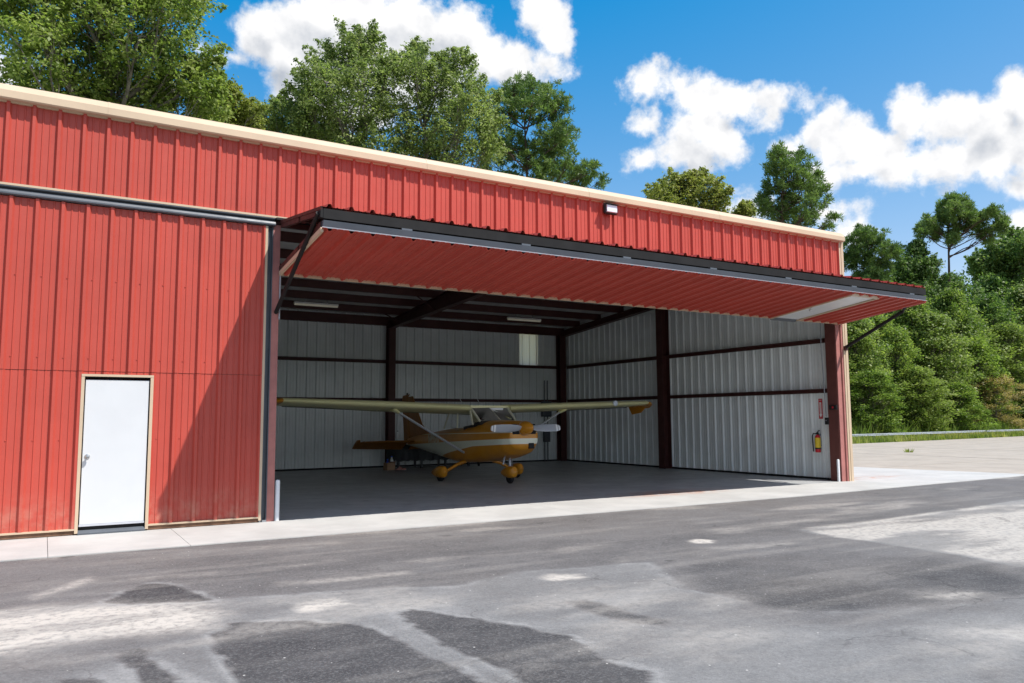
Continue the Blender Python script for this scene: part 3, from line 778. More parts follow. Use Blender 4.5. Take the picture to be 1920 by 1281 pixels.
# flange braces beside the mid rafter
for y in (3.29, 5.83, 8.37, 10.91):
    MB().tube([(6.72, y, 4.565+0.04*(12-y)), (7.35, y, zi(y)-0.2)], 0.018, 6).build('flange_brace', PRIMER, hangar)
    MB().tube([(6.72, y, 4.565+0.04*(12-y)), (6.09, y, zi(y)-0.2)], 0.018, 6).build('flange_brace', PRIMER, hangar)
def hcolumn(x0, x1, y0, y1, z1, along='x'):
    m = MB(); t = 0.014
    if along == 'x':     # flanges face y
        m.box(x0, x1, y0, y0+t, 0, z1); m.box(x0, x1, y1-t, y1, 0, z1); xm = (x0+x1)/2; m.box(xm-0.005, xm+0.005, y0+t, y1-t, 0, z1)
    else:
        m.box(x0, x0+t, y0, y1, 0, z1); m.box(x1-t, x1, y0, y1, 0, z1); ym = (y0+y1)/2; m.box(x0+t, x1-t, ym-0.005, ym+0.005, 0, z1)
    return m.build('column', PRIMER, hangar)
hcolumn(6.60, 6.84, 11.72, 11.98, 4.66)
hcolumn(13.36, 13.62, 11.72, 11.98, 4.66)
hcolumn(13.38, 13.66, 6.12, 6.40, 5.05, 'y')
# back wall sheets, with the translucent sheet let in
BY = 12.06
back = lambda x, z: Matrix.Translation((x, BY, z))
panels(0.0, 11.80, 0.0, 5.03, 0.05, LINER, hangar, back)
panels(11.80, 12.60, 0.0, 3.46, 0.05, LINER, hangar, back)
panels(12.60, 13.74, 0.0, 5.03, 0.05, LINER, hangar, back)
o = link('translucent_panel', panel_mesh(11.80, 12.60, 1.56, 0.05, FIBREGLASS, 'translucent_panel'), hangar)
o.matrix_local = back(11.80, 3.46); o['label'] = 'pale translucent sheet letting daylight through the back wall'
# right wall sheets (face -x); local x runs along -y
RX = 13.735
def rightf(s, z): return Matrix.Translation((RX, 12.04 - s, z)) @ Matrix.Rotation(R(-90), 4, 'Z')
panels(0.0, 11.98, 0.0, 4.9, 0.10, LINER, hangar, rightf)
MB().prism([(0.05, 4.85), (12.30, 4.85), (12.30, zi(12.3)+0.05), (0.05, zi(0.05)+0.05)], 'x', RX+0.008, RX+0.10).build('gable_sheet', LINER, hangar)
# partition to the left-hand bay
def leftf(s, z): return Matrix.Translation((-0.12, 0.12 + s, z)) @ Matrix.Rotation(R(90), 4, 'Z')
panels(0.0, 11.9, 0.0, 4.95, 0.10, LINER, hangar, leftf, 'partition_panel')
# outside skin, sides and back
def outr(s, z): return Matrix.Translation((13.875, 0.10 + s, z)) @ Matrix.Rotation(R(90), 4, 'Z')
panels(0.0, 12.2, 0.0, 4.98, 0.10, RED, hangar, outr)
def outl(s, z): return Matrix.Translation((-9.25, 12.3 - s, z)) @ Matrix.Rotation(R(-90), 4, 'Z')
panels(0.0, 12.2, 0.0, 4.98, 0.10, RED, hangar, outl)
def outb(s, z): return Matrix.Translation((11.72 - s, 12.32, z)) @ Matrix.Rotation(R(180), 4, 'Z')
panels(0.0, 20.9, 0.0, 4.95, 0.10, RED, hangar, outb)
def outb2(s, z): return Matrix.Translation((13.86 - s, 12.32, z)) @ Matrix.Rotation(R(180), 4, 'Z')
panels(0.0, 1.2, 0.0, 4.95, 0.10, RED, hangar, outb2)
o2 = lambda s, z: Matrix.Translation((12.64 - s, 12.32, z)) @ Matrix.Rotation(R(180), 4, 'Z')
panels(0.0, 0.90, 0.0, 3.44, 0.10, RED, hangar, o2)
# girts
for z in (3.44, 2.19):
    MB().prism([(11.98, z-0.05), (12.02, z-0.05), (12.02, z+0.05), (11.86, z+0.05), (11.86, z+0.038), (11.98, z+0.038)], 'x', 0.0, 13.36).build('girt', PRIMER, hangar)
    MB().prism([(13.695, z-0.05), (13.66, z-0.05), (13.66, z+0.038), (13.54, z+0.038), (13.54, z+0.05), (13.695, z+0.05)], 'y', 0.314, 11.72).build('girt', PRIMER, hangar)
# floor-level base angle
MB().box(13.66, 13.70, 0.32, 11.98, 0.0, 0.05).build('base_angle', DARKSTEEL, hangar)
MB().box(0.0, 13.66, 11.98, 12.01, 0.0, 0.05).build('base_angle', DARKSTEEL, hangar)

# ---- closed folding door on the left
RIBD = RIB0 + 0.095
fr = MB(); fr.box(-9.1, -2.56, 0.0, 0.06, 0.05, 4.55); fr.box(-2.56, -1.72, 0.0, 0.06, 2.13, 4.55); fr.box(-1.72, -0.175, 0.0, 0.06, 0.05, 4.55)
closed = fr.build('bifold_door', DARKSTEEL, hangar); closed['label'] = 'closed red ribbed folding door with a white walk door'
YD = -0.012
panels(-9.1, -0.175, 2.225, 4.56, RIBD, RED, closed, front_frame(YD - 0.006), 'door_panel')
panels(-9.1, -2.59, 0.085, 2.220, RIBD, RED, closed, front_frame(YD), 'door_panel')
panels(-2.59, -1.70, 2.155, 2.220, RIBD, RED, closed, front_frame(YD), 'door_panel')
panels(-1.70, -0.175, 0.085, 2.220, RIBD, RED, closed, front_frame(YD), 'door_panel')
# screw heads in rows
sc = MB()
def screws(parent, rows, x0, x1, y):
    m = MB()
    x = x0
    while x < x1:
        for z in rows:
            m.lathe([(0.009, 0.0), (0.009, -0.004), (0.005, -0.008)], (x, y, z), 'y', 6)
        x += PITCH
    o_ = m.build('screw', RED, parent); o_['kind'] = 'stuff'
screws(closed, (2.40, 3.5), -9.02 + 0.09, -0.2, YD - 0.007)
screws(closed, (1.28,), -9.02 + 0.09, -2.62, YD - 0.001)
screws(closed, (1.28,), -1.62, -0.2, YD - 0.001)
MB().box(-0.175, -0.137, -0.058, 0.05, 0.03, 4.56).build('edge_trim', TAN, closed)
MB().box(-9.1, -2.59, -0.056, 0.0, 0.062, 0.085).build('edge_trim', TAN, closed)
MB().box(-1.70, -0.175, -0.056, 0.0, 0.062, 0.085).build('edge_trim', TAN, closed)
MB().box(-9.1, -2.59, -0.035, 0.04, 0.006, 0.062).build('bottom_seal', BROWNSEAL, closed)
MB().box(-1.70, -0.175, -0.035, 0.04, 0.006, 0.062).build('bottom_seal', BROWNSEAL, closed)
# walk door
def walk_door(parent, place, knob_left=True, dx=0.0):
    """white walk door, built at the left door's coordinates (x -2.59..-1.70, z up, face -y), moved by place()"""
    mats = []
    d = MB(); d.cbox(-2.545+dx, -1.745+dx, -0.034, 0.006, 0.135, 2.105, 0.003)
    o_ = d.build('walk_door', WHITEDOOR, parent); o_.matrix_local = place
    def add(n, m, mt, sm=False):
        q = m.build(n, mt, parent, sm); q.matrix_local = place; return q
    add('door_frame', MB().box(-2.60+dx, -2.560+dx, -0.06, 0.01, 0.02, 2.150), TAN)
    add('door_frame', MB().box(-1.730+dx, -1.690+dx, -0.06, 0.01, 0.02, 2.150), TAN)
    add('door_frame', MB().box(-2.60+dx, -1.690+dx, -0.063, 0.012, 2.150, 2.182), TAN)
    add('door_stop', MB().box(-2.560+dx, -2.550+dx, -0.03, 0.01, 0.10, 2.13), BLACK)
    add('door_stop', MB().box(-1.742+dx, -1.730+dx, -0.03, 0.01, 0.10, 2.13), DARKSTEEL)
    add('door_sweep', MB().box(-2.55+dx, -1.74+dx, -0.040, 0.004, 0.108, 0.134), ALU)
    add('door_gap', MB().box(-2.56+dx, -1.73+dx, -0.012, 0.01, 0.062, 0.106), DARKSTEEL)
    add('threshold', MB().prism([(-0.075, 0.0), (0.04, 0.0), (0.04, 0.058), (-0.03, 0.058), (-0.075, 0.02)], 'x', -2.56+dx, -1.73+dx), CHANNEL)
    k = MB(); k.lathe([(0.034, 0), (0.034, -0.008), (0.013, -0.012), (0.013, -0.035), (0.026, -0.045), (0.030, -0.058), (0.022, -0.072), (0.004, -0.075)], (-2.485+dx, -0.034, 1.05), 'y', 20)
    add('door_knob', k, CHROME, True)
walk_door(closed, Matrix.Identity(4))

# ---- open folding door of the right bay: two leaves folded out under the header
XL, XR = 0.055, 13.70
UH, UF = Vector((0, -0.07, 4.665)), Vector((0, -2.20, 4.385))       # upper leaf: hinge, fold
LF, LB = Vector((0, -2.22, 4.085)), Vector((0, -0.02, 3.835))       # lower leaf outer face: fold, bottom edge
def leaf_frame(a, b_, flip):
    d = (b_ - a).normalized()
    return d, (b_ - a).length
fr = MB()
du, Lu = leaf_frame(UH, UF, False); nu = Vector((0, -du.z, du.y)); 
if nu.z < 0: nu = -nu
dl, Ll = leaf_frame(LF, LB, True); nl = Vector((0, -dl.z, dl.y))
if nl.z < 0: nl = -nl
def bar(m, a, b_, up, x0, x1, th, wd):
    pass
def yzbox(m, org, d, n_, s0, s1, t0, t1, x0, x1):
    q = [org + d*s + n_*t for s, t in ((s0,t0),(s1,t0),(s1,t1),(s0,t1))]
    m.prism([(p.y, p.z) for p in q], 'x', x0, x1)
up = MB()
# upper leaf: rails along x, stiles along slope
yzbox(up, UH, du, nu, 0.0, 0.08, -0.11, -0.036, XL, XR)
yzbox(up, UH, du, nu, Lu*0.5-0.03, Lu*0.5+0.03, -0.11, -0.036, XL, XR)
for x in np.linspace(XL, XR-0.06, 9): yzbox(up, UH, du, nu, 0.08, Lu-0.06, -0.11, -0.037, x, x+0.06)
lo = up
yzbox(lo, LF, dl, nl, Ll-0.08, Ll, 0.036, 0.11, XL, XR)
yzbox(lo, LF, dl, nl, Ll*0.5-0.03, Ll*0.5+0.03, 0.036, 0.11, XL, XR)
for x in np.linspace(XL, XR-0.06, 9): yzbox(lo, LF, dl, nl, 0.06, Ll-0.08, 0.036, 0.109, x, x+0.06)
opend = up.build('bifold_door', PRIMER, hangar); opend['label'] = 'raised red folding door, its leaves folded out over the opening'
# fold rails seen from the front
MB().prism([(-2.225, 4.356), (-2.14, 4.350), (-2.14, 4.222), (-2.225, 4.222)], 'x', XL+0.02, XR).build('fold_rail', DARKSTEEL, opend)
MB().prism([(-2.235, 4.196), (-2.14, 4.196), (-2.14, 4.10), (-2.205, 4.095)], 'x', XL+0.02, XR).build('fold_rail', GREYRAIL, opend)
# hinges along the fold
for x in np.linspace(1.2, 13.1, 7):
    MB().box(x, x+0.16, -2.232, -2.13, 4.190, 4.222).build('hinge', GREYRAIL, opend)
# upper leaf sheets (outside face is now the top)
Lp = Lu + 0.03
def upf(x, z):
    o_ = UF + du*0.03
    ex = Vector((-1, 0, 0)); ez = -du; ey = ex.cross(ez)*-1
    # panel local: x along width, z up the leaf, -y outward (upwards)
    ex = Vector((1, 0, 0)); ey = -nu
    return Matrix.Translation((x, o_.y, o_.z)) @ Matrix((ex, ey, ez)).transposed().to_4x4()
panels(XL, XR, 0, Lp, RIBD + 0.03, RED, opend, upf, 'door_panel')
# lower leaf sheets (outside face looks down)
def lof(x, z):
    ex = Vector((1, 0, 0)); ez = -dl; ey = nl      # -y outward = down; z from bottom edge up to fold
    o_ = LB + ez * z
    return Matrix.Translation((x, o_.y, o_.z)) @ Matrix((ex, ey, ez)).transposed().to_4x4()
WD0, WD1 = 11.17, 12.05
panels(XL, WD0, 0.02, Ll + 0.03, RIBD + 0.03, RED, opend, lof, 'door_panel')
panels(WD1, XR, 0.02, Ll + 0.03, RIBD + 0.03, RED, opend, lof, 'door_panel')
panels(WD0, WD1, 2.17, Ll + 0.03, RIBD + 0.03, RED, opend, lof, 'door_panel')
# white walk door in the lower leaf
ez = -dl; ey = nl; ex = Vector((1, 0, 0))
plc = Matrix.Translation(LB) @ Matrix((ex, ey, ez)).transposed().to_4x4() @ Matrix.Translation((2.145 + 11.61, 0.0, 0.0))
wd_scale = plc @ Matrix.Diagonal((0.98, 1, 0.995, 1))
walk_door(opend, plc)
# tan edges of the lower leaf
def ledge(x0, x1, s0, s1, t0, t1, name='edge_trim', mt=TAN):
    m = MB(); yzbox(m, LF, dl, nl, s0, s1, t0, t1, x0, x1); return m.build(name, mt, opend)
ledge(XL, WD0-0.04, Ll-0.03, Ll+0.006, -0.040, 0.03)
ledge(WD1, XR, Ll-0.03, Ll+0.006, -0.040, 0.03)
ledge(XL-0.008, XL+0.03, 0.02, Ll-0.03, -0.044, 0.02)
ledge(XR-0.005, XR+0.012, 0.02, Ll-0.03, -0.034, 0.02, mt=RED)
m = MB(); yzbox(m, UH, du, nu, 0.0, Lu+0.02, -0.04, 0.004, XL-0.012, XL+0.012); m.build('edge_trim', PRIMER, opend)
# pale strip added for the light caught on the rib ends at the fold
MB().box(XL, XR, -2.243, -2.236, 4.088, 4.104).build('rib_end_glint', GALV, opend)
# side brackets and cable drums at the fold, left end
b = MB(); b.box(XL-0.02, XL+0.10, -2.22, -2.12, 4.23, 4.34); b.tube([(XL-0.03, -2.17, 4.30), (XL+0.14, -2.17, 4.30)], 0.035, 10); b.build('fold_bracket', DARKSTEEL, opend)
b = MB(); b.box(XL+0.12, XL+0.30, -2.10, -1.95, 4.20, 4.34); b.build('cable_box', DARKSTEEL, opend)
# push arms between jamb and fold
b = MB(); b.tube([(0.022, -2.16, 4.30), (0.022, -0.02, 3.21)], 0.034, 8); b.build('push_arm', DARKSTEEL, opend)
b = MB(); b.tube([(13.80, -1.60, 3.945), (13.78, -0.08, 3.24)], 0.042, 8); b.build('push_arm', DARKSTEEL, opend)
b = MB(); b.tube([(13.80, -1.60, 3.945), (13.66, -1.75, 4.02)], 0.03, 8); b.build('arm_pivot', DARKSTEEL, opend)
b = MB(); b.box(13.74, 13.83, -0.10, -0.04, 3.16, 3.27); b.build('arm_bracket', PRIMER, opend)
# guide roller chain at the left jamb
b = MB(); b.tube([(0.075, -0.03, 3.84), (0.072, -0.03, 3.1)], 0.012, 6); b.build('lift_cable', GALV, opend)
b = MB(); b.tube([(13.895, -0.02, 4.4), (13.90, -0.02, 3.3)], 0.012, 6); b.build('lift_cable', DARKSTEEL, opend)

# ================================================================== small fixtures on the hangar
fl_ = thing('floodlight', 'black wall floodlight with pale lens high on the red parapet', 'floodlight', (6.56, -0.02, 5.60))
MB().box(-0.05, 0.05, -0.06, -0.012, 0.02, 0.14).build('bracket', BLACKPAINT, fl_)
h = MB(); h.cbox(-0.155, 0.155, -0.14, -0.055, 0.005, 0.215, 0.02); h.build('housing', BLACKPAINT, fl_)
h = MB(); h.prism([(-0.142, 0.035), (-0.165, 0.045), (-0.165, 0.175), (-0.142, 0.19)], 'x', -0.125, 0.125); h.build('lens', LENS, fl_)
h = MB(); h.prism([(-0.135, 0.212), (-0.20, 0.200), (-0.20, 0.192), (-0.135, 0.200)], 'x', -0.155, 0.155); h.build('visor', BLACKPAINT, fl_)

for k, (x, y, lab) in enumerate(((2.95, 9.8, 'white fluorescent strip lamp under the roof purlins in the left half'), (10.02, 9.85, 'white fluorescent strip lamp under the roof purlins in the right half'))):
    t_ = thing('strip_lamp', lab, 'strip lamp', (x, y, 4.80), 0, 'strip lamps under the hangar roof')
    MB().prism([(-0.06, 0.05), (0.06, 0.05), (0.05, 0.10), (-0.05, 0.10)], 'x', 0, 1.28).build('housing', WHITE, t_)
    MB().prism([(-0.055, 0.048), (-0.05, 0.02), (-0.02, 0.0), (0.02, 0.0), (0.05, 0.02), (0.055, 0.048)], 'x', 0.01, 1.27).build('diffuser', TUBE, t_)
    MB().box(0.3, 0.33, -0.015, 0.015, 0.10, 0.30).box(0.95, 0.98, -0.015, 0.015, 0.10, 0.30).build('hanger', GALV, t_)

# fire extinguisher and its sign on the right wall
ex_ = thing('fire_extinguisher', 'red fire extinguisher with yellow label hung on the right inner wall', 'fire extinguisher', (13.58, 0.70, 0.67))
MB().lathe([(0.055, 0.0), (0.066, 0.015), (0.068, 0.05), (0.068, 0.36), (0.058, 0.40), (0.03, 0.43), (0.022, 0.45)], (0, 0, 0), 'z', 20).build('cylinder', REDP, ex_, True)
MB().lathe([(0.0695, 0.11), (0.0695, 0.36)], (0, 0, 0), 'z', 20).build('label', YELLOW, ex_, True)
MB().lathe([(0.0702, 0.08), (0.0702, 0.115)], (0, 0, 0), 'z', 20).build('band', BLACK, ex_, True)
m = MB(); m.lathe([(0.03, 0.44), (0.03, 0.49), (0.015, 0.50)], (0, 0, 0), 'z', 12); m.tube([(0, 0, 0.48), (-0.03, -0.05, 0.53), (-0.05, -0.10, 0.535)], 0.012, 6); m.build('handle', BLACK, ex_, True)
MB().tube([(-0.02, 0.02, 0.46), (-0.05, 0.08, 0.47), (-0.07, 0.10, 0.40), (-0.075, 0.085, 0.15), (-0.075, 0.075, 0.02)], 0.014, 8).build('hose', BLACK, ex_, True)
MB().box(0.06, 0.12, -0.03, 0.03, 0.15, 0.45).build('wall_bracket', GALV, ex_)

sg = thing('fire_extinguisher_sign', 'tall red sign with white arrow above the fire extinguisher', 'sign', (13.692, 0.66, 1.50))
MB().box(-0.004, 0.0, -0.055, 0.055, 0.0, 0.50).build('plate', REDP, sg)
tm = text_mesh('FIRE', 0.042, WHITE, 'word'); q = link('word', tm, sg)
q.matrix_local = Matrix.Translation((-0.006, 0, 0.46)) @ Matrix.Rotation(R(-90), 4, 'Z') @ Matrix.Rotation(R(90), 4, 'X')
tm = text_mesh('EXTINGUISHER', 0.036, REDP, 'word'); q = link('word', tm, sg)
q.matrix_local = Matrix.Translation((-0.0075, 0, 0.25)) @ Matrix.Rotation(R(-90), 4, 'Z') @ Matrix.Rotation(R(90), 4, 'X') @ Matrix.Rotation(R(-90), 4, 'Z')
MB().prism([(-0.026, 0.41), (-0.026, 0.11), (-0.045, 0.11), (0.0, 0.03), (0.045, 0.11), (0.026, 0.11), (0.026, 0.41)], 'x', -0.0062, -0.0042).build('arrow', WHITE, sg)

# white pipe posts guarding the jambs
pp = MB().lathe([(0.038, 0.0), (0.038, 0.60), (0.030, 0.615), (0.012, 0.622)], (0, 0, 0), 'z', 16).build('pipe_post', WHITEPIPE, None, True)
pp.location = (0.118, 0.02, 0); pp.rotation_euler = (R(-1.5), R(0.5), 0)
tag(pp, 'short white pipe post standing at the left jamb of the open bay', 'post', 'white pipe posts at the jambs')
p2 = pp.copy(); COL.objects.link(p2); p2.location = (13.47, 0.06, 0); p2.scale = (0.85, 0.85, 0.85); p2.rotation_euler = (0, 0, 0)
p2['label'] = 'short white pipe post standing at the right jamb below the extinguisher'

sw = thing('switch_box', 'black switch box on the right jamb column beside the red sign', 'switch box', (13.50, 0.14, 1.72))
MB().cbox(-0.03, 0.02, -0.11, 0.11, 0.0, 0.11, 0.006).build('case', BLACKPAINT, sw)
MB().box(-0.038, -0.030, -0.02, 0.02, 0.03, 0.08).build('button', REDP, sw)
sw = thing('control_box', 'small dark control box lower on the right jamb column', 'control box', (13.50, 0.33, 1.36))
MB().cbox(-0.04, 0.02, -0.05, 0.05, 0.0, 0.17, 0.006).build('case', BLACKPAINT, sw)
MB().lathe([(0.015, 0.0), (0.015, -0.02)], (-0.04, 0, 0.1), 'x', 10).build('knob', GALV, sw)
cd = MB(); cd.tube([(13.50, 0.40, 4.4), (13.50, 0.42, 3.3), (13.505, 0.39, 2.4), (13.50, 0.36, 1.55)], 0.012, 6)
tag(cd.build('power_cable', GALV), 'thin grey cable running down beside the right jamb column', 'cable')

# electrical board and conduits on the back wall
eb = thing('electrical_box', 'grey electrical box with conduits on the back wall near the corner', 'electrical box', (12.86, 11.95, 0.0))
MB().cbox(-0.19, 0.19, -0.10, 0.04, 1.62, 2.18, 0.008).build('case', CHANNEL, eb)
MB().cbox(-0.11, 0.13, -0.08, 0.04, 0.70, 1.18, 0.008).build('case', CHANNEL, eb)
for x in (-0.06, 0.07):
    MB().tube([(x, 0, 2.18), (x, 0, 2.95)], 0.020, 8).build('conduit', CHANNEL, eb)
    MB().tube([(x, 0, 0.02), (x, 0, 0.70)], 0.020, 8).build('conduit', CHANNEL, eb)
    MB().tube([(x, 0, 1.18), (x, 0, 1.62)], 0.016, 8).build('conduit', CHANNEL, eb)

# black tarp-covered bench behind the aircraft
bn = thing('workbench', 'low bench under a black tarp along the back wall behind the aircraft tail', 'bench', (7.95, 11.35, 0))
tp = MB(); n = 40
rings = []
for k in range(n+1):
    x = -1.42 + 2.84*k/n
    sg_ = 0.03*math.sin(k*1.7) + 0.02*math.sin(k*0.9+1)
    zt = 0.74 + 0.04*math.sin(k*0.5) + (0.0 if k < 30 else -0.06)
    rings.append([(x, -0.36+sg_*0.6, 0.235+sg_*0.5), (x, -0.35+sg_, zt-0.05), (x, -0.30, zt), (x, 0.30, zt+0.02), (x, 0.34, zt-0.04), (x, 0.35, 0.25)])
tp.loft(rings); tp.build('tarp', TARP, bn, True)
for x in (-1.25, -0.45, 0.4, 1.25):
    for y in (-0.26, 0.26): MB().box(x-0.03, x+0.03, y-0.03, y+0.03, 0, 0.30).build('leg', BLACKPAINT, bn)

cb = thing('cardboard_box', 'small open cardboard box by the back wall column', 'box', (6.18, 10.55, 0), R(12))
m = MB(); m.box(-0.14, 0.14, -0.11, -0.10, 0, 0.22); m.box(-0.14, 0.14, 0.10, 0.11, 0, 0.22); m.box(-0.14, -0.13, -0.10, 0.10, 0, 0.22); m.box(0.13, 0.14, -0.10, 0.10, 0, 0.22); m.box(-0.13, 0.13, -0.10, 0.10, 0, 0.01); m.build('carton', CARD, cb)
m = MB(); m.prism([(-0.11, 0.22), (-0.20, 0.26), (-0.198, 0.265), (-0.108, 0.226)], 'x', -0.13, 0.13); m.build('flap', CARD, cb)
bt = thing('bottle', 'blue capped bottle standing in the cardboard box', 'bottle', (6.12, 10.55, 0.01))
MB().lathe([(0.045, 0), (0.045, 0.22), (0.02, 0.27), (0.02, 0.30)], (0, 0, 0), 'z', 14).build('body', BLUEP, bt, True)
MB().lathe([(0.024, 0.295), (0.024, 0.33)], (0, 0, 0), 'z', 12).build('cap', BLUEP, bt)
bt = thing('jug', 'white plastic jug standing in the cardboard box', 'jug', (6.27, 10.58, 0.01))
MB().lathe([(0.05, 0), (0.055, 0.02), (0.055, 0.28), (0.025, 0.35), (0.025, 0.38)], (0, 0, 0), 'z', 14).build('body', WHITE, bt, True)
MB().lathe([(0.03, 0.375), (0.03, 0.41)], (0, 0, 0), 'z', 12).build('cap', BLUEP, bt)
MB().tube([(0.05, 0, 0.25), (0.09, 0, 0.24), (0.09, 0, 0.14), (0.05, 0, 0.12)], 0.010, 6).build('handle', WHITE, bt, True)
rg = MB(); rr = []
for k in range(9):
    t = k/8; rr.append([(-0.16+0.32*t, 0.12*math.cos(a)*math.sin(math.pi*(0.15+0.7*t)), max(0.001, 0.10*math.sin(math.pi*(0.12+0.76*t))*(0.6+0.5*math.sin(a*3+k))*max(0, math.sin(a))+0.002)) for a in np.linspace(0, 2*math.pi, 12, endpoint=False)])
rg.loft(rr); r_o = rg.build('rag', PINKC, None, True); r_o.location = (6.50, 10.42, 0.0); tag(r_o, 'crumpled pink rag lying beside the cardboard box', 'rag')
pt = thing('wall_pot', 'small white canister fixed to the back wall column', 'canister', (6.90, 11.66, 0.93))
MB().lathe([(0.06, 0), (0.065, 0.02), (0.065, 0.20), (0.05, 0.22)], (0, 0, 0), 'z', 14).build('body', WHITE, pt, True)
MB().lathe([(0.03, 0.22), (0.03, 0.25)], (0, 0, 0), 'z', 10).build('lid', GALV, pt)

# ================================================================== AIRCRAFT
plane = bpy.data.objects.new('airplane', None); COL.objects.link(plane)
plane.location = (6.63, 5.2, 0.0); plane.rotation_euler = Euler((R(-3.0), 0, R(-1.9)), 'XYZ')
tag(plane, 'mustard and cream high-wing propeller airplane parked inside the hangar', 'airplane')
# local frame: +x image right, +y towards the tail, +z up; level attitude
def ring(y, w_, zb_, zt_, ex=2.6, n=28, cx=0.0):
    zc = (zb_+zt_)/2; hz = (zt_-zb_)/2; out = []
    for k in range(n):
        t = 2*math.pi*k/n; c_, s_ = math.cos(t), math.sin(t)
        out.append((cx + w_*math.copysign(abs(c_)**(2/ex), c_), y, zc + hz*math.copysign(abs(s_)**(2/ex), s_)))
    return out
def livery():
    m = bpy.data.materials.new('fuselage_livery'); m.use_nodes = True
    t = NT(m.node_tree); out = t.new('ShaderNodeOutputMaterial'); b = t.new('ShaderNodeBsdfPrincipled')
    t.link(b.outputs[0], out.inputs[0]); b.inputs['Roughness'].default_value = 0.30; b.inputs['Specular IOR Level'].default_value = 0.5
    tcn = t.new('ShaderNodeTexCoord'); sp = t.new('ShaderNodeSeparateXYZ'); t.link(tcn.outputs['Object'], sp.inputs[0])
    y, z = sp.outputs[1], sp.outputs[2]
    # cream band: upper edge and lower edge as functions of y
    up_ = t.m('ADD', 1.00, t.m('MULTIPLY', y, 0.008))
    lw = t.m('SUBTRACT', 0.855, t.m('MULTIPLY', t.m('MAXIMUM', t.m('ADD', y, 0.4), 0.0), 0.085))
    f = t.m('MULTIPLY', t.m('LESS_THAN', z, up_), t.m('GREATER_THAN', z, lw))
    ln = t.m('LESS_THAN', t.m('ABSOLUTE', t.m('SUBTRACT', z, t.m('ADD', 1.185, t.m('MULTIPLY', y, 0.03)))), 0.009)
    base_ = t.mix(t.ss(t.noise(tcn.outputs['Object'], 2, 4, 0.6), 0.3, 0.7), (0.56, 0.225, 0.012), (0.63, 0.265, 0.016))
    c_ = t.mix(t.m('MAXIMUM', f, ln), base_, (0.76, 0.77, 0.62))
    t.put(b.inputs['Base Color'], c_)
    return m
LIV = livery()
fu = MB()
secs = [(-1.93, .40, .70, 1.36, 2.6), (-1.75, .475, .61, 1.405, 2.8), (-1.3, .52, .535, 1.44, 3.0), (-0.80, .54, .49, 1.475, 3.0), (-0.55, .55, .475, 1.44, 3.4), (-0.2, .555, .465, 1.36, 4.0),
        (0.4, .555, .46, 1.345, 4.0), (0.95, .54, .47, 1.355, 3.6), (1.45, .50, .52, 1.385, 3.0), (2.2, .41, .61, 1.37, 2.6), (3.0, .32, .72, 1.345, 2.4), (4.0, .21, .86, 1.305, 2.3), (4.8, .12, .96, 1.27, 2.2), (5.3, .05, 1.03, 1.22, 2.0)]
rings = []
for k in range(len(secs)-1):
    a, b_ = secs[k], secs[k+1]; nseg = 3
    for j in range(nseg):
        t = j/nseg; rings.append(ring(*[a[i]*(1-t)+b_[i]*t for i in range(5)]))
rings.append(ring(*secs[-1]))
fu.loft(rings); fus = fu.build('fuselage', LIV, plane, True)
# nose bowl with air intakes
nb = MB(); nb.loft([ring(-1.93, .40, .70, 1.36, 2.6), ring(-1.985, .385, .725, 1.352, 2.7), ring(-2.02, .35, .775, 1.335, 2.8), ring(-2.03, .27, .87, 1.30, 2.6)])
nose = nb.build('nose_bowl', LIV, plane, True)
for s in (-1, 1):
    MB().cbox(s*0.22-0.105, s*0.22+0.105, -2.045, -1.95, 1.065, 1.315, 0.03).build('air_intake', BLACK, nose)
MB().cbox(0.10, 0.25, -2.045, -1.90, 0.745, 0.875, 0.012).build('carburettor_intake', BLACK, nose)
MB().lathe([(0.05, 0), (0.05, -0.012)], (-0.17, -1.975, 0.80), 'y', 12).build('landing_lamp', LENS, nose)
# spinner + propeller
pr = MB(); pr.lathe([(0.165, 0.0), (0.165, -0.05), (0.15, -0.13), (0.115, -0.22), (0.065, -0.29), (0.02, -0.325), (0.003, -0.33)], (0, -2.05, 1.215), 'y', 28)
prop = pr.build('propeller', MUSTARD, plane, True)
MB().lathe([(0.168, 0.012), (0.168, -0.004)], (0, -2.05, 1.215), 'y', 28).build('spinner_plate', ALU, prop)
for s in (-1, 1):
    bl = MB(); rings = []
    for r_, ch, tw, th in ((0.13, .11, 44, .044), (0.25, .165, 33, .034), (0.45, .19, 24, .026), (0.65, .185, 18, .019), (0.80, .165, 14, .014), (0.89, .13, 12, .010), (0.925, .07, 11, .006)):
        pts = []
        for a in np.linspace(0, 2*math.pi, 14, endpoint=False):
            u_, v_ = ch/2*math.cos(a), th/2*math.sin(a)
            tt = R(tw) * s
            # chord in the z direction (blade seen face-on), twisted about x
            pts.append((s*r_, -2.13 + v_*math.cos(tt) + u_*math.sin(tt), 1.215 + u_*math.cos(tt) - v_*math.sin(tt)))
        rings.append(pts)
    bl.loft(rings); bo = bl.build('blade', PROPM, prop, True)
    def tipband(r0, r1, mt, nm):
        m = MB(); rg_ = []
        for r_ in (r0, r1):
            ch = np.interp(r_, [.80, .89, .925], [.165, .13, .07]); th = np.interp(r_, [.80, .925], [.016, .010]); tt = R(13)*s
            rg_.append([(s*r_, -2.13 + (th/2*math.sin(a))*math.cos(tt)*1.15 + (ch/2*math.cos(a))*math.sin(tt)*1.05, 1.215 + (ch/2*math.cos(a))*math.cos(tt)*1.05) for a in np.linspace(0, 2*math.pi, 14, endpoint=False)])
        m.loft(rg_); m.build(nm, mt, prop, True)
    tipband(0.80, 0.845, WHITE, 'tip_band'); tipband(0.875, 0.905, WHITE, 'tip_band')
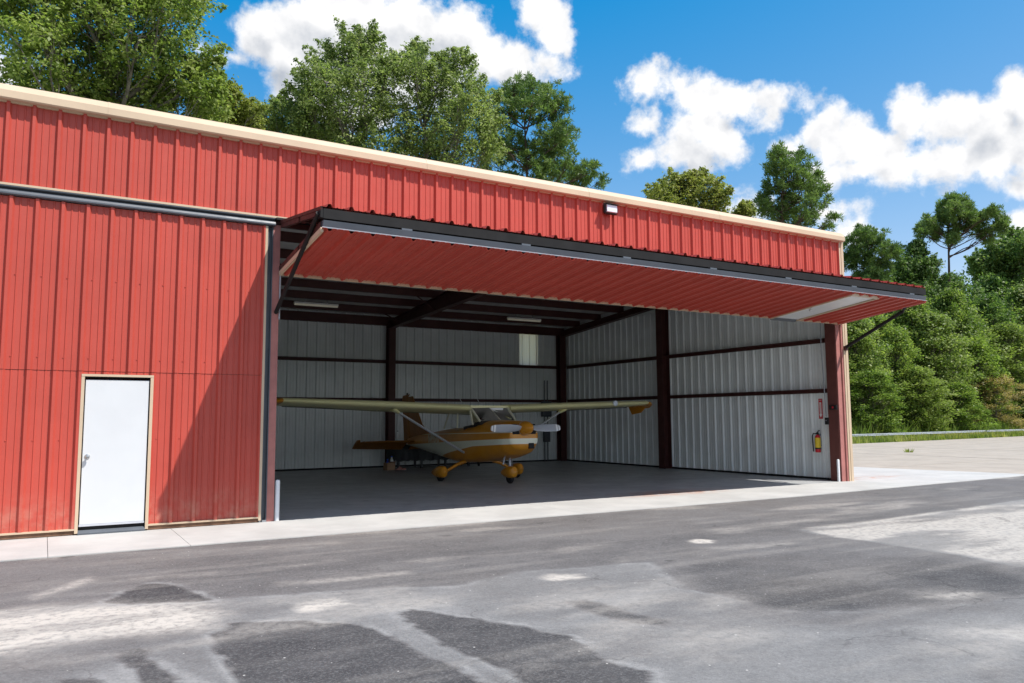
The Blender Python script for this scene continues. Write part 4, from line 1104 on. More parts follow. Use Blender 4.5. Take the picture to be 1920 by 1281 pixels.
# wings
def airfoil(chord, th, n=12):
    xs_ = [0.5*(1-math.cos(math.pi*k/n)) for k in range(n+1)]
    yt = lambda x: 5*th*(0.2969*math.sqrt(x)-0.126*x-0.3516*x*x+0.2843*x**3-0.1036*x**4)
    cam_ = lambda x: 0.02*(1-((x-0.4)/0.6)**2) if x > 0.4 else 0.02*(1-((0.4-x)/0.4)**2)
    upr = [(x*chord, (cam_(x)+yt(x))*chord) for x in xs_]
    lwr = [(x*chord, (cam_(x)-yt(x))*chord) for x in reversed(xs_[1:-1])]
    return upr + lwr
def wing_sec(x, chord, yle, z, th=0.12, inc=2.5):
    a = R(inc)
    return [(x, yle + p*math.cos(a) + q*math.sin(a), z - p*math.sin(a) + q*math.cos(a)) for p, q in airfoil(chord, th)]
WZ = 1.785; DIH = 0.036
for s in (-1, 1):
    wg = MB(); st = [(0.56, 1.56, -0.42), (1.5, 1.56, -0.42), (2.6, 1.56, -0.42), (4.0, 1.30, -0.34), (5.10, 1.09, -0.27)]
    wg.loft([wing_sec(s*x, c_, yl_, WZ + DIH*x) for x, c_, yl_ in st])
    wo_ = wg.build('wing', CREAM, plane, True)
    tp_ = MB(); tp_.loft([wing_sec(s*5.10, 1.09, -0.27, WZ+DIH*5.10), wing_sec(s*5.22, 1.05, -0.24, WZ+DIH*5.1-0.012, 0.12), wing_sec(s*5.33, 0.90, -0.12, WZ+DIH*5.1-0.05, 0.11), wing_sec(s*5.385, 0.70, 0.05, WZ+DIH*5.1-0.11, 0.06)])
    tp_.build('wing_tip', MUSTARD, wo_, True)
    # drooped plate of the tip
    dr = MB(); zt = WZ + DIH*5.1
    dr.loft([[(s*(5.30+dx_), 0.02+yy_, zt+0.01+zz) for dx_, yy_, zz in ((0,0,0),(0.05,0,0),(0.05,0.95,-0.02),(0,0.95,-0.02))],
             [(s*(5.30+dx_), 0.45+yy_, zt-0.24+zz) for dx_, yy_, zz in ((0.05,0,0),(0.08,0,0),(0.08,0.42,-0.03),(0.05,0.42,-0.03))]])
    dr.build('tip_fairing', MUSTARD, wo_)
    # aileron and flap gaps
    for (x0, x1) in ((0.62, 2.55), (2.60, 4.95)):
        c0, c1 = (1.56 if x0 < 2.61 else 1.3), (1.56 if x1 < 2.61 else 1.1)
        y0 = -0.42 + 1.56*0.78; y1 = y0 if x1 < 2.61 else -0.27 + 1.09*0.78
        q = MB(); zz0 = WZ+DIH*x0-0.085; zz1 = WZ+DIH*x1-0.085
        q.v = [(s*x0, y0, zz0), (s*x1, y1, zz1), (s*x1, y1+0.012, zz1-0.0), (s*x0, y0+0.012, zz0)]; q.v += [(a_, b2, c2+0.02) for a_, b2, c2 in q.v]
        q.f = [(0,1,2,3), (4,5,6,7), (0,1,5,4), (2,3,7,6)]
        q.build('control_gap', BLACK, wo_)
    # strut
    sm_ = MB(); A = Vector((s*0.52, 0.12, 0.70)); B = Vector((s*2.42, 0.06, WZ+DIH*2.4-0.085)); d_ = (B-A).normalized()
    rings = []
    for t in np.linspace(0, 1, 6):
        p_ = A.lerp(B, t); nrm = d_.cross(Vector((0, 1, 0))).normalized()
        rings.append([tuple(p_ + Vector((0, 1, 0))*0.062*math.cos(a) + nrm*0.026*math.sin(a)) for a in np.linspace(0, 2*math.pi, 12, endpoint=False)])
    sm_.loft(rings); so = sm_.build('wing_strut', ALU, plane, True)
    f_ = MB(); f_.loft([[tuple(B - d_*0.16 + Vector((0,1,0))*0.07*math.cos(a) + d_.cross(Vector((0,1,0))).normalized()*0.034*math.sin(a)) for a in np.linspace(0, 2*math.pi, 10, endpoint=False)],
                       [tuple(B + d_*0.03 + Vector((0,1,0))*0.15*math.cos(a) + d_.cross(Vector((0,1,0))).normalized()*0.06*math.sin(a)) for a in np.linspace(0, 2*math.pi, 10, endpoint=False)]])
    f_.build('strut_fairing', CREAM, so, True)
    f_ = MB(); f_.lathe([(0.0, 0.0), (0.05, 0.02), (0.06, 0.08), (0.04, 0.14)], (A.x - s*0.02 - 0.05, A.y, A.z), 'x', 10); f_.build('strut_fairing', MUSTARD, so, True)
    # main gear
    lg = MB(); lg.tube([(s*0.38, 0.36, 0.50), (s*0.62, 0.36, 0.42), (s*0.98, 0.36, 0.24)], [0.05, 0.042, 0.034], 10); lg.build('gear_leg', MUSTARD, plane, True)
    def pant(cx, cy, cz, L_, W_, H_, name='wheel_pant'):
        m = MB(); rg_ = []
        for t in np.linspace(0, 1, 14):
            y_ = cy - L_*0.42 + L_*t
            e_ = max(0.04, (math.sin(math.pi*min(1, t**0.62)))**0.6) if 0 < t < 1 else 0.04
            rg_.append(ring(y_, W_*e_, cz - H_*0.45*e_*(1.0 - 0.25*t), cz + H_*0.55*e_*(1 - 0.35*t), 2.3, 18, cx))
        m.loft(rg_); return m.build(name, MUSTARD, plane, True)
    po = pant(s*1.08, 0.42, 0.24, 0.86, 0.118, 0.335)
    MB().lathe([(0.06, -0.062), (0.135, -0.058), (0.155, -0.03), (0.158, 0.0), (0.155, 0.03), (0.135, 0.058), (0.06, 0.062)], (s*1.08, 0.36, 0.172), 'x', 20).build('tyre', BLACK, po, True)
# nose gear
m = MB(); m.tube([(0, -1.30, 0.62), (0, -1.27, 0.24)], 0.030, 10); m.build('nose_strut', ALU, plane, True)
m = MB(); m.tube([(0.0, -1.33, 0.52), (0.0, -1.44, 0.42), (0.0, -1.36, 0.32)], 0.014, 8); m.build('scissor_link', GALV, plane, True)
MB().tube([(-0.18, -1.42, 0.66), (-0.28, -1.50, 0.50), (-0.30, -1.50, 0.40)], 0.024, 8).build('exhaust_pipe', GALV, plane, True)
m = MB(); rg_ = []
for t in np.linspace(0, 1, 14):
    y_ = -1.24 - 0.72*0.42 + 0.72*t
    e_ = max(0.04, (math.sin(math.pi*min(1, t**0.62)))**0.6) if 0 < t < 1 else 0.04
    rg_.append(ring(y_, 0.13*e_, 0.20 - 0.32*0.45*e_*(1-0.25*t), 0.20 + 0.32*0.55*e_*(1-0.35*t), 2.3, 18))
m.loft(rg_); po = m.build('wheel_pant', MUSTARD, plane, True)
MB().lathe([(0.05, -0.055), (0.115, -0.052), (0.135, -0.028), (0.138, 0.0), (0.135, 0.028), (0.115, 0.052), (0.05, 0.055)], (0, -1.27, 0.080), 'x', 20).build('tyre', BLACK, po, True)
# cabin: glazing, posts, roof
WB, WT = 1.425, 1.80
MB().box(-0.56, 0.56, -0.28, 1.14, WT+0.005, WT+0.065).build('cabin_roof', CREAM, plane)
pillars = [((-0.50, -0.74, WB+0.03), (-0.52, -0.30, WT)), ((0.50, -0.74, WB+0.03), (0.52, -0.30, WT)),
           ((-0.545, 0.48, 1.34), (-0.53, 0.44, WT)), ((0.545, 0.48, 1.34), (0.53, 0.44, WT)),
           ((-0.50, 1.40, 1.37), (-0.50, 1.02, WT)), ((0.50, 1.40, 1.37), (0.50, 1.02, WT)), ((0, -0.86, WB+0.045), (0, -0.30, WT+0.01)), ((-0.545, -0.44, 1.38), (-0.53, -0.26, WT)), ((0.545, -0.44, 1.38), (0.53, -0.26, WT))]
for a_, b2 in pillars:
    w_p = 0.012 if abs(a_[0]) < 0.1 else 0.028
    MB().tube([a_, b2], w_p, 6).build('cabin_post', CREAMW, plane)
def pane(pts, name):
    m = MB(); m.v = list(pts); m.f = [tuple(range(len(pts)))]
    return m.build(name, GLASS, plane)
pane([(-0.50, -0.74, WB+0.03), (0, -0.87, WB+0.045), (0, -0.30, WT+0.01), (-0.52, -0.30, WT)], 'windshield')
pane([(0.50, -0.74, WB+0.03), (0, -0.87, WB+0.045), (0, -0.30, WT+0.01), (0.52, -0.30, WT)], 'windshield')
for s in (-1, 1):
    pane([(s*0.547, -0.42, 1.38), (s*0.547, 0.47, 1.345), (s*0.532, 0.43, WT), (s*0.532, -0.26, WT)], 'side_window')
    pane([(s*0.545, 0.50, 1.345), (s*0.505, 1.38, 1.37), (s*0.505, 1.03, WT), (s*0.532, 0.46, WT)], 'side_window')
    pane([(s*0.55, -0.44, 1.40), (s*0.50, -0.73, WB+0.03), (s*0.52, -0.30, WT), (s*0.53, -0.27, WT)], 'quarter_window')
pane([(-0.49, 1.42, 1.375), (0.49, 1.42, 1.375), (0.49, 1.02, WT), (-0.49, 1.02, WT)], 'rear_window')
# cabin furniture
MB().cbox(-0.47, 0.47, -0.74, -0.42, 1.36, 1.50, 0.03).build('glareshield', INTERIOR, plane)
for s in (-1, 1):
    MB().cbox(s*0.26-0.19, s*0.26+0.19, 0.22, 0.34, 1.0, 1.66, 0.03).build('seat_back', INTERIOR, plane)
MB().cbox(-0.02, 0.36, -0.36, -0.345, 1.715, 1.80, 0.004).build('sun_visor', WHITE, plane)
# tail
tl = MB()
def fin_sec(z, yle, chord, th): return [(q*1.0, yle + p, z) for p, q in airfoil(chord, th)]
tl.loft([fin_sec(1.20, 3.30, 1.98, 0.05), fin_sec(1.42, 3.75, 1.50, 0.07), fin_sec(1.60, 4.12, 1.12, 0.08), fin_sec(2.52, 4.88, 0.60, 0.08)])
fin = tl.build('fin', RUST, plane, True)
rd = MB(); rd.loft([fin_sec(1.10, 5.14, 0.54, 0.09), fin_sec(2.20, 5.28, 0.48, 0.10), fin_sec(2.50, 5.32, 0.48, 0.09), fin_sec(2.60, 5.12, 0.61, 0.06)]); rd.build('rudder', RUST, fin, True)
MB().lathe([(0.025, 0), (0.03, 0.03), (0.012, 0.06)], (0, 5.35, 2.60), 'z', 10).build('beacon', BLACKPAINT, fin, True)
for s in (-1, 1):
    sb = MB(); sb.loft([[(s*x, yl_ + p, 1.115 + q) for p, q in airfoil(c_, 0.09)] for x, c_, yl_ in ((0.05, 0.78, 4.35), (1.0, 0.66, 4.47), (1.62, 0.58, 4.55))])
    so = sb.build('stabilizer', RUST, plane, True)
    el_ = MB(); el_.loft([[(s*x, yl_ + p, 1.11 + q - (yl_ + p - 5.10)*0.42) for p, q in airfoil(c_, 0.10)] for x, c_, yl_ in ((0.12, 0.52, 5.08), (1.0, 0.46, 5.09), (1.60, 0.40, 5.10), (1.68, 0.60, 4.90), (1.76, 0.55, 4.92))])
    el_.build('elevator', RUST, so, True)
# aerials
for x, y in ((-0.42, 0.35), (0.16, 0.5)):
    MB().tube([(x, y, 1.90), (x - 0.13, y + 0.12, 2.27)], [0.008, 0.004], 6).build('aerial', WHITEPIPE, plane)
MB().prism([(0.30, 0.47), (0.46, 0.47), (0.42, 0.36), (0.36, 0.36)], 'x', -0.01, 0.01).build('blade_aerial', BLACKPAINT, plane)
# round lamp in the starboard leading edge seen at image right
MB().lathe([(0.075, 0.0), (0.075, -0.03), (0.045, -0.055), (0.01, -0.062)], (3.86, -0.345, WZ+DIH*3.86+0.012), 'y', 16).build('wing_lamp', LENS, plane, True)
# registration letters on the fuselage side
tm = text_mesh('N4957U', 0.40, CREAMW, 'registration', extrude=0.004)
q = link('registration', tm, plane)
# side surface at y 1.9..3.1 slopes inward towards the tail
yc = 2.34; sl = math.atan2(0.41-0.32, 0.8)
q.matrix_local = Matrix.Translation((-0.412, yc, 1.125)) @ Matrix.Rotation(R(-90) - sl, 4, 'Z') @ Matrix.Rotation(R(90), 4, 'X') @ Matrix.Diagonal((0.74, 1, 1, 1))

# ================================================================== TREES
def leaves_mesh(name, clumps, per, size, asp, sigma, material, rs, up_bias=0.35, tint_spread=0.22):
    """clumps: (n,4) centre + radius-scale; leaf quads scattered round each"""
    C = np.asarray(clumps); n = len(C) * per
    cen = np.repeat(C[:, :3], per, 0); sc = np.repeat(C[:, 3], per)
    off = rs.normal(0, 1, (n, 3)); off *= (sigma * sc)[:, None]
    off[:, 2] *= 0.75
    P_ = cen + off
    N = rs.normal(0, 1, (n, 3)); N *= 0.62; N[:, 2] += 0.75; N += off / (sigma + 1e-6) * 0.25; N[:, 1] -= 0.35
    N /= np.linalg.norm(N, axis=1)[:, None]
    T = np.cross(N, rs.normal(0, 1, (n, 3))); T /= np.linalg.norm(T, axis=1)[:, None] + 1e-9
    B_ = np.cross(N, T)
    L = size * rs.uniform(0.65, 1.3, n); Wd = L * asp
    a = P_ + T * (L/2)[:, None]; c_ = P_ - T * (L/2)[:, None]
    fold = N * (L*0.10)[:, None]
    b_ = P_ + B_ * (Wd/2)[:, None] + fold; d_ = P_ - B_ * (Wd/2)[:, None] + fold
    V = np.stack([a, b_, c_, d_], 1).reshape(-1, 3)
    Q = np.arange(4*n).reshape(-1, 4)
    tint = np.repeat(rs.uniform(0.5-tint_spread, 0.5+tint_spread, len(C)), per) + rs.normal(0, 0.16, n)
    return np_mesh(name, V, Q, material, {'tint': np.repeat(np.clip(tint, 0, 1), 4)})
def needles_mesh(name, tufts, per, length, width, material, rs):
    C = np.asarray(tufts); n = len(C)*per
    cen = np.repeat(C[:, :3], per, 0); sc = np.repeat(C[:, 3], per)
    D = rs.normal(0, 1, (n, 3)); D[:, 2] += 0.55; D /= np.linalg.norm(D, axis=1)[:, None]
    L = length * sc * rs.uniform(0.7, 1.25, n)
    Sd = np.cross(D, rs.normal(0, 1, (n, 3))); Sd /= np.linalg.norm(Sd, axis=1)[:, None] + 1e-9
    base_ = cen + D * (L*0.05)[:, None] + rs.normal(0, 0.05, (n, 3))
    tip = base_ + D * L[:, None]; midp = base_ + D * (L*0.55)[:, None]
    hw = Sd * (width/2)
    V = np.stack([base_, midp + hw, tip, midp - hw], 1).reshape(-1, 3)
    Q = np.arange(4*n).reshape(-1, 4)
    tint = np.repeat(rs.uniform(0.25, 0.75, len(C)), per) + rs.normal(0, 0.12, n)
    return np_mesh(name, V, Q, material, {'tint': np.repeat(np.clip(tint, 0, 1), 4)})
def limb(m, a, b_, r0, r1, rs, bow=0.12, n=6, sides=6):
    a = Vector(a); b_ = Vector(b_); L = (b_-a).length; pts = []; rad = []
    w1 = Vector(rs.normal(0, 1, 3)) * L * 0.05
    for k in range(n+1):
        t = k/n; p = a.lerp(b_, t); p.z -= math.sin(math.pi*t)*L*bow; p += w1*math.sin(math.pi*t*1.5)
        pts.append(tuple(p)); rad.append(r0*(1-t)+r1*t)
    m.tube(pts, rad, sides, cap=False)
    return [Vector(p) for p in pts]
def tree(name, label, base, lobes, kind, leaf, seed, az, bark=None, leaf_size=0.18, per=24, dens=38, trunk_r=0.28, group=None, depth=0.8, forks=None, extra=0.0):
    rs = np.random.default_rng(seed)
    T = thing(name, label, 'tree', (base[0], base[1], -0.05), -az, group)
    top = max(l[1] for l in lobes); mean_x = sum(l[0] for l in lobes)/len(lobes)
    hw = max(abs(l[0]) for l in lobes) + 0.3
    m = MB(); n = 12; tp_ = []
    x_top = [l for l in lobes if l[1] == top][0][0]
    for k in range(n+1):
        t = k/n; x = x_top * 0.8 * t*t + 0.12*math.sin(t*7+seed)*t; y = 0.15*math.sin(t*5+seed*2)*t
        tp_.append(Vector((x, y, top*0.97*t)))
    m.tube([tuple(p) for p in tp_], [trunk_r*(1-0.9*k/n)*(1.25 if k == 0 else 1) + 0.015 for k in range(n+1)], 10, cap=False)
    clumps = []
    for (lx, lz, lr) in lobes:
        copies = 1 if lr < 0.4 else 2
        for cpy in range(copies):
            ly = rs.uniform(-1, 1) * hw * depth * (0.35 + 0.65*cpy)
            ctr = Vector((lx, ly, lz))
            z0 = max(top*0.12, lz - (0.9 + 0.75*math.hypot(lx, ly)) * (1.0 if kind != 'pine' else 0.55))
            k = min(n-1, int(z0/(top*0.97)*n)); f = z0/(top*0.97)*n - k
            p0 = tp_[k].lerp(tp_[k+1], min(1, max(0, f)))
            pts = limb(m, p0, ctr, (0.03 + 0.045*lr + 0.01*math.hypot(lx, ly)) if kind != 'pine' else 0.022 + 0.022*lr + 0.006*math.hypot(lx, ly), 0.014, rs, bow=0.08 if kind != 'pine' else 0.05)
            nc = int(dens*lr*lr) + 5
            if kind == 'pine': lr = lr * 1.10
            for _ in range(nc):
                d = rs.normal(0, 1, 3); d /= np.linalg.norm(d)
                rr_ = lr * rs.uniform(0.25, 1.0)**0.55 * rs.uniform(0.85, 1.12)
                q_ = (ctr.x + d[0]*rr_, ctr.y + d[1]*rr_, ctr.z + d[2]*rr_*0.92)
                clumps.append((*q_, rs.uniform(0.7, 1.25)))
            if kind != 'pine':                    # sprays that break the outline
                for _ in range(int(3 + 5*lr)):
                    d = rs.normal(0, 1, 3); d[2] = abs(d[2]) * 0.9 + 0.25; d /= np.linalg.norm(d)
                    ext = rs.uniform(1.15, 1.55)
                    for t_ in np.linspace(0.8, ext, 4):
                        clumps.append((ctr.x + d[0]*lr*t_, ctr.y + d[1]*lr*t_, ctr.z + d[2]*lr*t_, 0.75 - 0.45*(t_-0.8)/max(0.01, ext-0.8)))
            for _ in range(int(3 + 4*lr)):       # twigs
                q_ = clumps[-1 - int(rs.integers(0, nc))]
                limb(m, pts[int(rs.integers(2, len(pts)))], q_[:3], 0.014 + 0.008*lr, 0.004, rs, bow=-0.03, n=3, sides=4)
    tr_ = m.mesh('trunk', bark or BARK, True); link('trunk', tr_, T)
    if kind == 'pine': me = needles_mesh('crown', clumps, per, 0.29*leaf_size/0.18, 0.055*leaf_size/0.18, leaf, rs)
    else: me = leaves_mesh('crown', clumps, per, leaf_size, 0.55, 0.21 if leaf_size < 0.22 else 0.30, leaf, rs, tint_spread=0.30)
    link('crown', me, T)
    return T
def az_of(b): return math.atan2(b[0] + 3.024, b[1] + 12.36)
TREES = {
'sweetgum':((-1.0,23.6),[(-3.1,17.3,1.61),(-1.5,18.6,1.9),(0.5,19.3,1.91),(2.1,18.5,1.35),(2.5,16.9,1.33),(3.3,16.8,0.59),(0.8,16.8,1.86),(-1.4,16.1,2.11),(-3.0,15.3,1.44),(-3.7,14.3,1.17),(2.3,15.2,1.57),(-0.6,20.7,2.08),(1.3,21.5,1.82),(-2.3,20.2,1.79),(0.3,14.8,1.95),(-3.7,17.8,0.81),(-1.9,14.2,1.56),(-0.7,22.9,1.71),(2.8,20.4,0.84),(3.5,15.1,0.92),(0.5,12.0,1.8),(-2.0,11.5,1.6),(2.2,12.4,1.4)]),
'smalloak':((4.6,26.9),[(-0.8,17.2,0.82),(-0.1,16.9,0.7),(-1.5,16.5,0.81),(-0.4,16.1,1.1),(0.6,16.4,0.52),(-1.1,15.6,1.15),(0.2,15.7,0.87),(-0.5,14.0,1.2)]),
'bush':((7.7,30.3),[(-0.9,17.7,0.83),(-0.1,18.5,0.71),(0.8,17.8,1.15),(-1.6,17.5,0.64),(-0.4,17.0,1.27),(1.6,16.9,1.27),(0.3,15.2,1.4)]),
'oak_left':((10.8,27.3),[(0.3,22.4,0.96),(-0.6,21.6,1.11),(0.9,21.3,1.1),(-0.8,20.5,1.25),(-2.2,19.2,1.05),(-3.0,18.4,0.74),(-1.4,18.4,1.54),(0.6,18.8,1.54),(-0.4,17.0,1.67),(-2.2,17.0,1.28),(1.7,19.8,0.93),(-3.0,16.6,1.06),(-0.8,15.4,1.5),(0.9,15.8,1.36),(0.2,13.4,1.6)]),
'oak_right':((14.9,26.2),[(-1.1,22.4,0.51),(-1.3,21.3,0.89),(-1.1,20.3,1.14),(0.5,21.1,0.83),(1.4,21.3,0.7),(0.1,19.4,1.44),(1.6,19.4,1.25),(2.7,19.2,0.88),(2.0,17.6,1.42),(-0.4,17.4,1.73),(-2.1,17.9,1.3),(3.0,17.9,0.87),(1.1,16.2,1.41),(3.0,16.2,0.8),(-1.5,15.8,1.37),(0.4,15.3,1.21),(0.5,13.2,1.6)]),
'pine_a':((21.3,26.7),[(-0.1,21.6,0.89),(-0.9,21.4,0.68),(1.4,21.1,0.82),(2.0,20.4,0.74),(-1.3,20.1,0.88),(0.4,20.0,1.01),(2.0,19.1,0.8),(2.4,18.2,0.67),(1.3,18.1,1.0),(-0.8,18.5,0.93),(-1.6,17.8,0.8),(0.4,17.1,0.99),(1.9,17.1,0.79),(-2.3,18.4,0.47),(2.8,16.4,0.66),(3.7,16.4,0.59),(4.5,15.8,0.39),(-1.2,16.4,0.66),(1.0,16.1,0.85),(-2.7,17.4,0.4),(3.1,15.6,0.65)]),
'oak_far':((32.6,25.5),[(1.1,17.6,0.52),(-0.5,17.0,0.88),(0.4,16.8,0.88),(1.8,16.6,0.88),(-1.7,16.6,0.52),(2.5,15.8,0.59),(-1.2,15.8,1.03),(0.7,15.5,1.24),(2.2,15.2,0.66),(-0.3,15.0,1.09),(0.5,13.4,1.2)]),
'sapling':((35.8,23.7),[(0.5,15.3,0.41),(0.2,14.9,0.45),(0.7,14.8,0.45),(0.4,13.8,0.6)]),
'pine_b':((35.4,19.6),[(-0.1,17.5,0.71),(-0.6,17.1,0.57),(1.0,17.2,0.71),(1.6,16.3,0.71),(0.5,16.1,0.85),(-0.5,15.9,0.71),(-1.1,15.1,0.42),(1.0,15.2,0.85),(2.1,15.4,0.49),(2.4,14.4,0.35),(0.2,14.5,0.84),(-0.9,14.4,0.53),(1.6,14.0,0.63),(2.8,13.4,0.35),(1.0,13.6,0.7),(2.4,13.1,0.35),(-0.3,13.7,0.56)]),
'pine_c':((63.8,34.6),[(0.6,19.2,1.02),(-0.3,18.5,0.91),(1.6,18.4,0.91),(2.6,17.0,0.79),(0.1,17.0,1.13),(1.4,16.4,1.13),(-0.9,16.6,0.85),(3.3,17.2,0.51),(0.4,14.9,1.12),(2.2,15.2,0.9),(1.3,14.3,1.01)]),
'cedar':((75.6,37.1),[(1.0,19.6,0.64),(0.6,18.6,1.03),(-0.1,17.3,1.28),(1.6,17.1,1.28),(0.6,15.8,1.79),(-0.7,15.3,1.4),(2.3,15.3,1.4),(0.7,14.0,1.78),(-0.5,12.0,1.9),(1.9,12.0,1.9)]),
'pine_d':((79.9,35.7),[(0.9,24.8,0.94),(1.8,24.4,1.07),(2.5,23.5,0.8),(0.2,24.0,0.74),(-1.3,22.1,0.87),(-0.4,21.4,0.73),(-2.0,21.5,0.6),(3.6,22.6,0.93),(4.7,22.9,0.8),(5.3,21.5,0.8),(4.2,21.0,0.93),(2.1,22.3,0.8),(0.9,20.4,0.6),(5.6,22.3,0.53),(0.8,22.7,0.7),(1.4,23.4,0.8),(0.0,22.9,0.6),(3.1,21.9,0.6),(2.7,22.8,0.7),(1.0,21.5,0.55),(-0.8,22.8,0.5)]),
'dark_right':((102.1,41.6),[(1.9,23.8,1.63),(0.0,21.5,1.95),(2.3,19.6,2.6),(-0.7,18.8,2.11),(-1.7,21.0,1.63),(0.6,17.3,2.43),(3.5,21.8,2.44),(3.7,16.3,2.43)]),
}
def T_(key, name, label, kind, leaf, seed, **kw):
    b_, l_ = TREES[key]
    return tree(name, label, b_, l_, kind, leaf, seed, az_of(b_), **kw)
T_('sweetgum', 'sweetgum_tree', 'tall dense green broadleaf tree rising behind the left end of the hangar', 'leaf', LEAF_GUM, 11, leaf_size=0.19, per=24, dens=18, trunk_r=0.34)
T_('smalloak', 'oak_tree', 'small brownish green treetop just right of the tall left tree', 'leaf', LEAF_OLIVE, 12, leaf_size=0.17, per=20, dens=22, trunk_r=0.16)
T_('bush', 'young_oak_tree', 'low green treetop between the left tree and the twin oaks', 'leaf', LEAF_OAK, 13, leaf_size=0.17, per=20, dens=22, trunk_r=0.16)
T_('oak_left', 'oak_tree', 'tall airy oak, left of the two against the big cloud', 'leaf', LEAF_OAK, 14, leaf_size=0.165, per=22, dens=21, trunk_r=0.26, group='twin oaks behind the hangar')
T_('oak_right', 'oak_tree', 'broad oak with pointed leader, right of the two against the big cloud', 'leaf', LEAF_OAK, 15, leaf_size=0.165, per=22, dens=21, trunk_r=0.26, group='twin oaks behind the hangar')
T_('pine_a', 'pine_tree', 'rounded dark pine standing right of the twin oaks behind the roof', 'pine', NEEDLE, 16, bark=BARKP, per=42, dens=26, trunk_r=0.20, depth=0.6)
T_('oak_far', 'oak_tree', 'yellowish green treetop behind the roof, under the middle cloud', 'leaf', LEAF_OLIVE, 17, leaf_size=0.19, per=22, dens=22, trunk_r=0.18)
T_('sapling', 'slender_tree', 'tiny treetop peeking over the eave beside the second pine', 'leaf', LEAF_OLIVE, 18, leaf_size=0.2, per=14, dens=24, trunk_r=0.08)
T_('pine_b', 'pine_tree', 'pine standing behind the right end of the roof, below the right cloud', 'pine', NEEDLE, 19, bark=BARKP, per=42, dens=24, trunk_r=0.17, depth=0.6)
T_('pine_c', 'pine_tree', 'round-topped pine just right of the hangar corner', 'pine', NEEDLE, 20, bark=BARKP, per=42, dens=20, trunk_r=0.20, depth=0.6, leaf_size=0.24)
T_('cedar', 'cedar_tree', 'dense dark conical evergreen beside the tall forked pine', 'leaf', LEAF_DARK, 21, bark=BARKP, per=22, dens=26, trunk_r=0.22, leaf_size=0.28)
T_('pine_d', 'pine_tree', 'tallest pine with bare forked trunk and flat tufted crown at right', 'pine', NEEDLE, 22, bark=BARKP, per=42, dens=20, trunk_r=0.30, depth=0.45, leaf_size=0.26)
T_('dark_right', 'large_tree', 'big dark green tree at the right edge behind the young woods', 'leaf', LEAF_DARK, 23, bark=BARK, per=24, dens=20, trunk_r=0.35, leaf_size=0.36)

# wood edge: young trees in ranks beyond the guard rail, a few crowns shared between copies
def young_crown(seed, H, Rr, leaf, nlobe, low=0.06, shape=1.0):
    rs = np.random.default_rng(seed); clumps = []
    m = MB(); n = 10
    tp_ = [Vector((0.10*math.sin(k*1.3+seed), 0.10*math.cos(k*1.1+seed), H*0.96*k/n)) for k in range(n+1)]
    m.tube([tuple(p) for p in tp_], [0.11*(1-0.9*k/n)+0.012 for k in range(n+1)], 7, cap=False)
    for _ in range(nlobe):
        t = low + (1-low)*rs.uniform(0, 1)**0.85
        env = Rr * (min(1, 0.55 + t*2.2) if t < 0.25 else (1 - ((t-0.25)/0.77)**(1.6*shape)))
        a = rs.uniform(0, 2*math.pi); rr_ = env*rs.uniform(0.35, 1.0)
        ctr = (rr_*math.cos(a), rr_*math.sin(a), H*t)
        lr = rs.uniform(0.22, 0.62)
        if rs.uniform() < 0.15: rr_ *= 1.25; ctr = (rr_*math.cos(a), rr_*math.sin(a), H*t)
        p0 = tp_[min(n, int(max(0.02, t-0.12)*n))]
        limb(m, p0, ctr, 0.03, 0.008, rs, 0.04, 4, 4)
        for _ in range(int(26*lr*lr)+3):
            d = rs.normal(0, 1, 3); d /= np.linalg.norm(d); q_ = lr*rs.uniform(0.2, 1)**0.5
            clumps.append((ctr[0]+d[0]*q_, ctr[1]+d[1]*q_, max(0.1, ctr[2]+d[2]*q_*0.9), rs.uniform(0.8, 1.3)))
    return m.mesh('trunk', BARK, True), leaves_mesh('crown', clumps, 13, 0.20, 0.6, 0.20, leaf, rs, tint_spread=0.38)
VAR = [young_crown(101, 10, 2.2, LEAF_YOUNG, 210, 0.03, 2.4), young_crown(102, 10, 2.0, LEAF_GUM, 200, 0.03, 3.0), young_crown(103, 10, 2.4, LEAF_YOUNG, 220, 0.03, 1.9), young_crown(104, 10, 2.6, LEAF_DARK, 210, 0.03, 2.6), young_crown(105, 10, 4.2, LEAF_RUSSET, 170, 0.02, 2.2)]
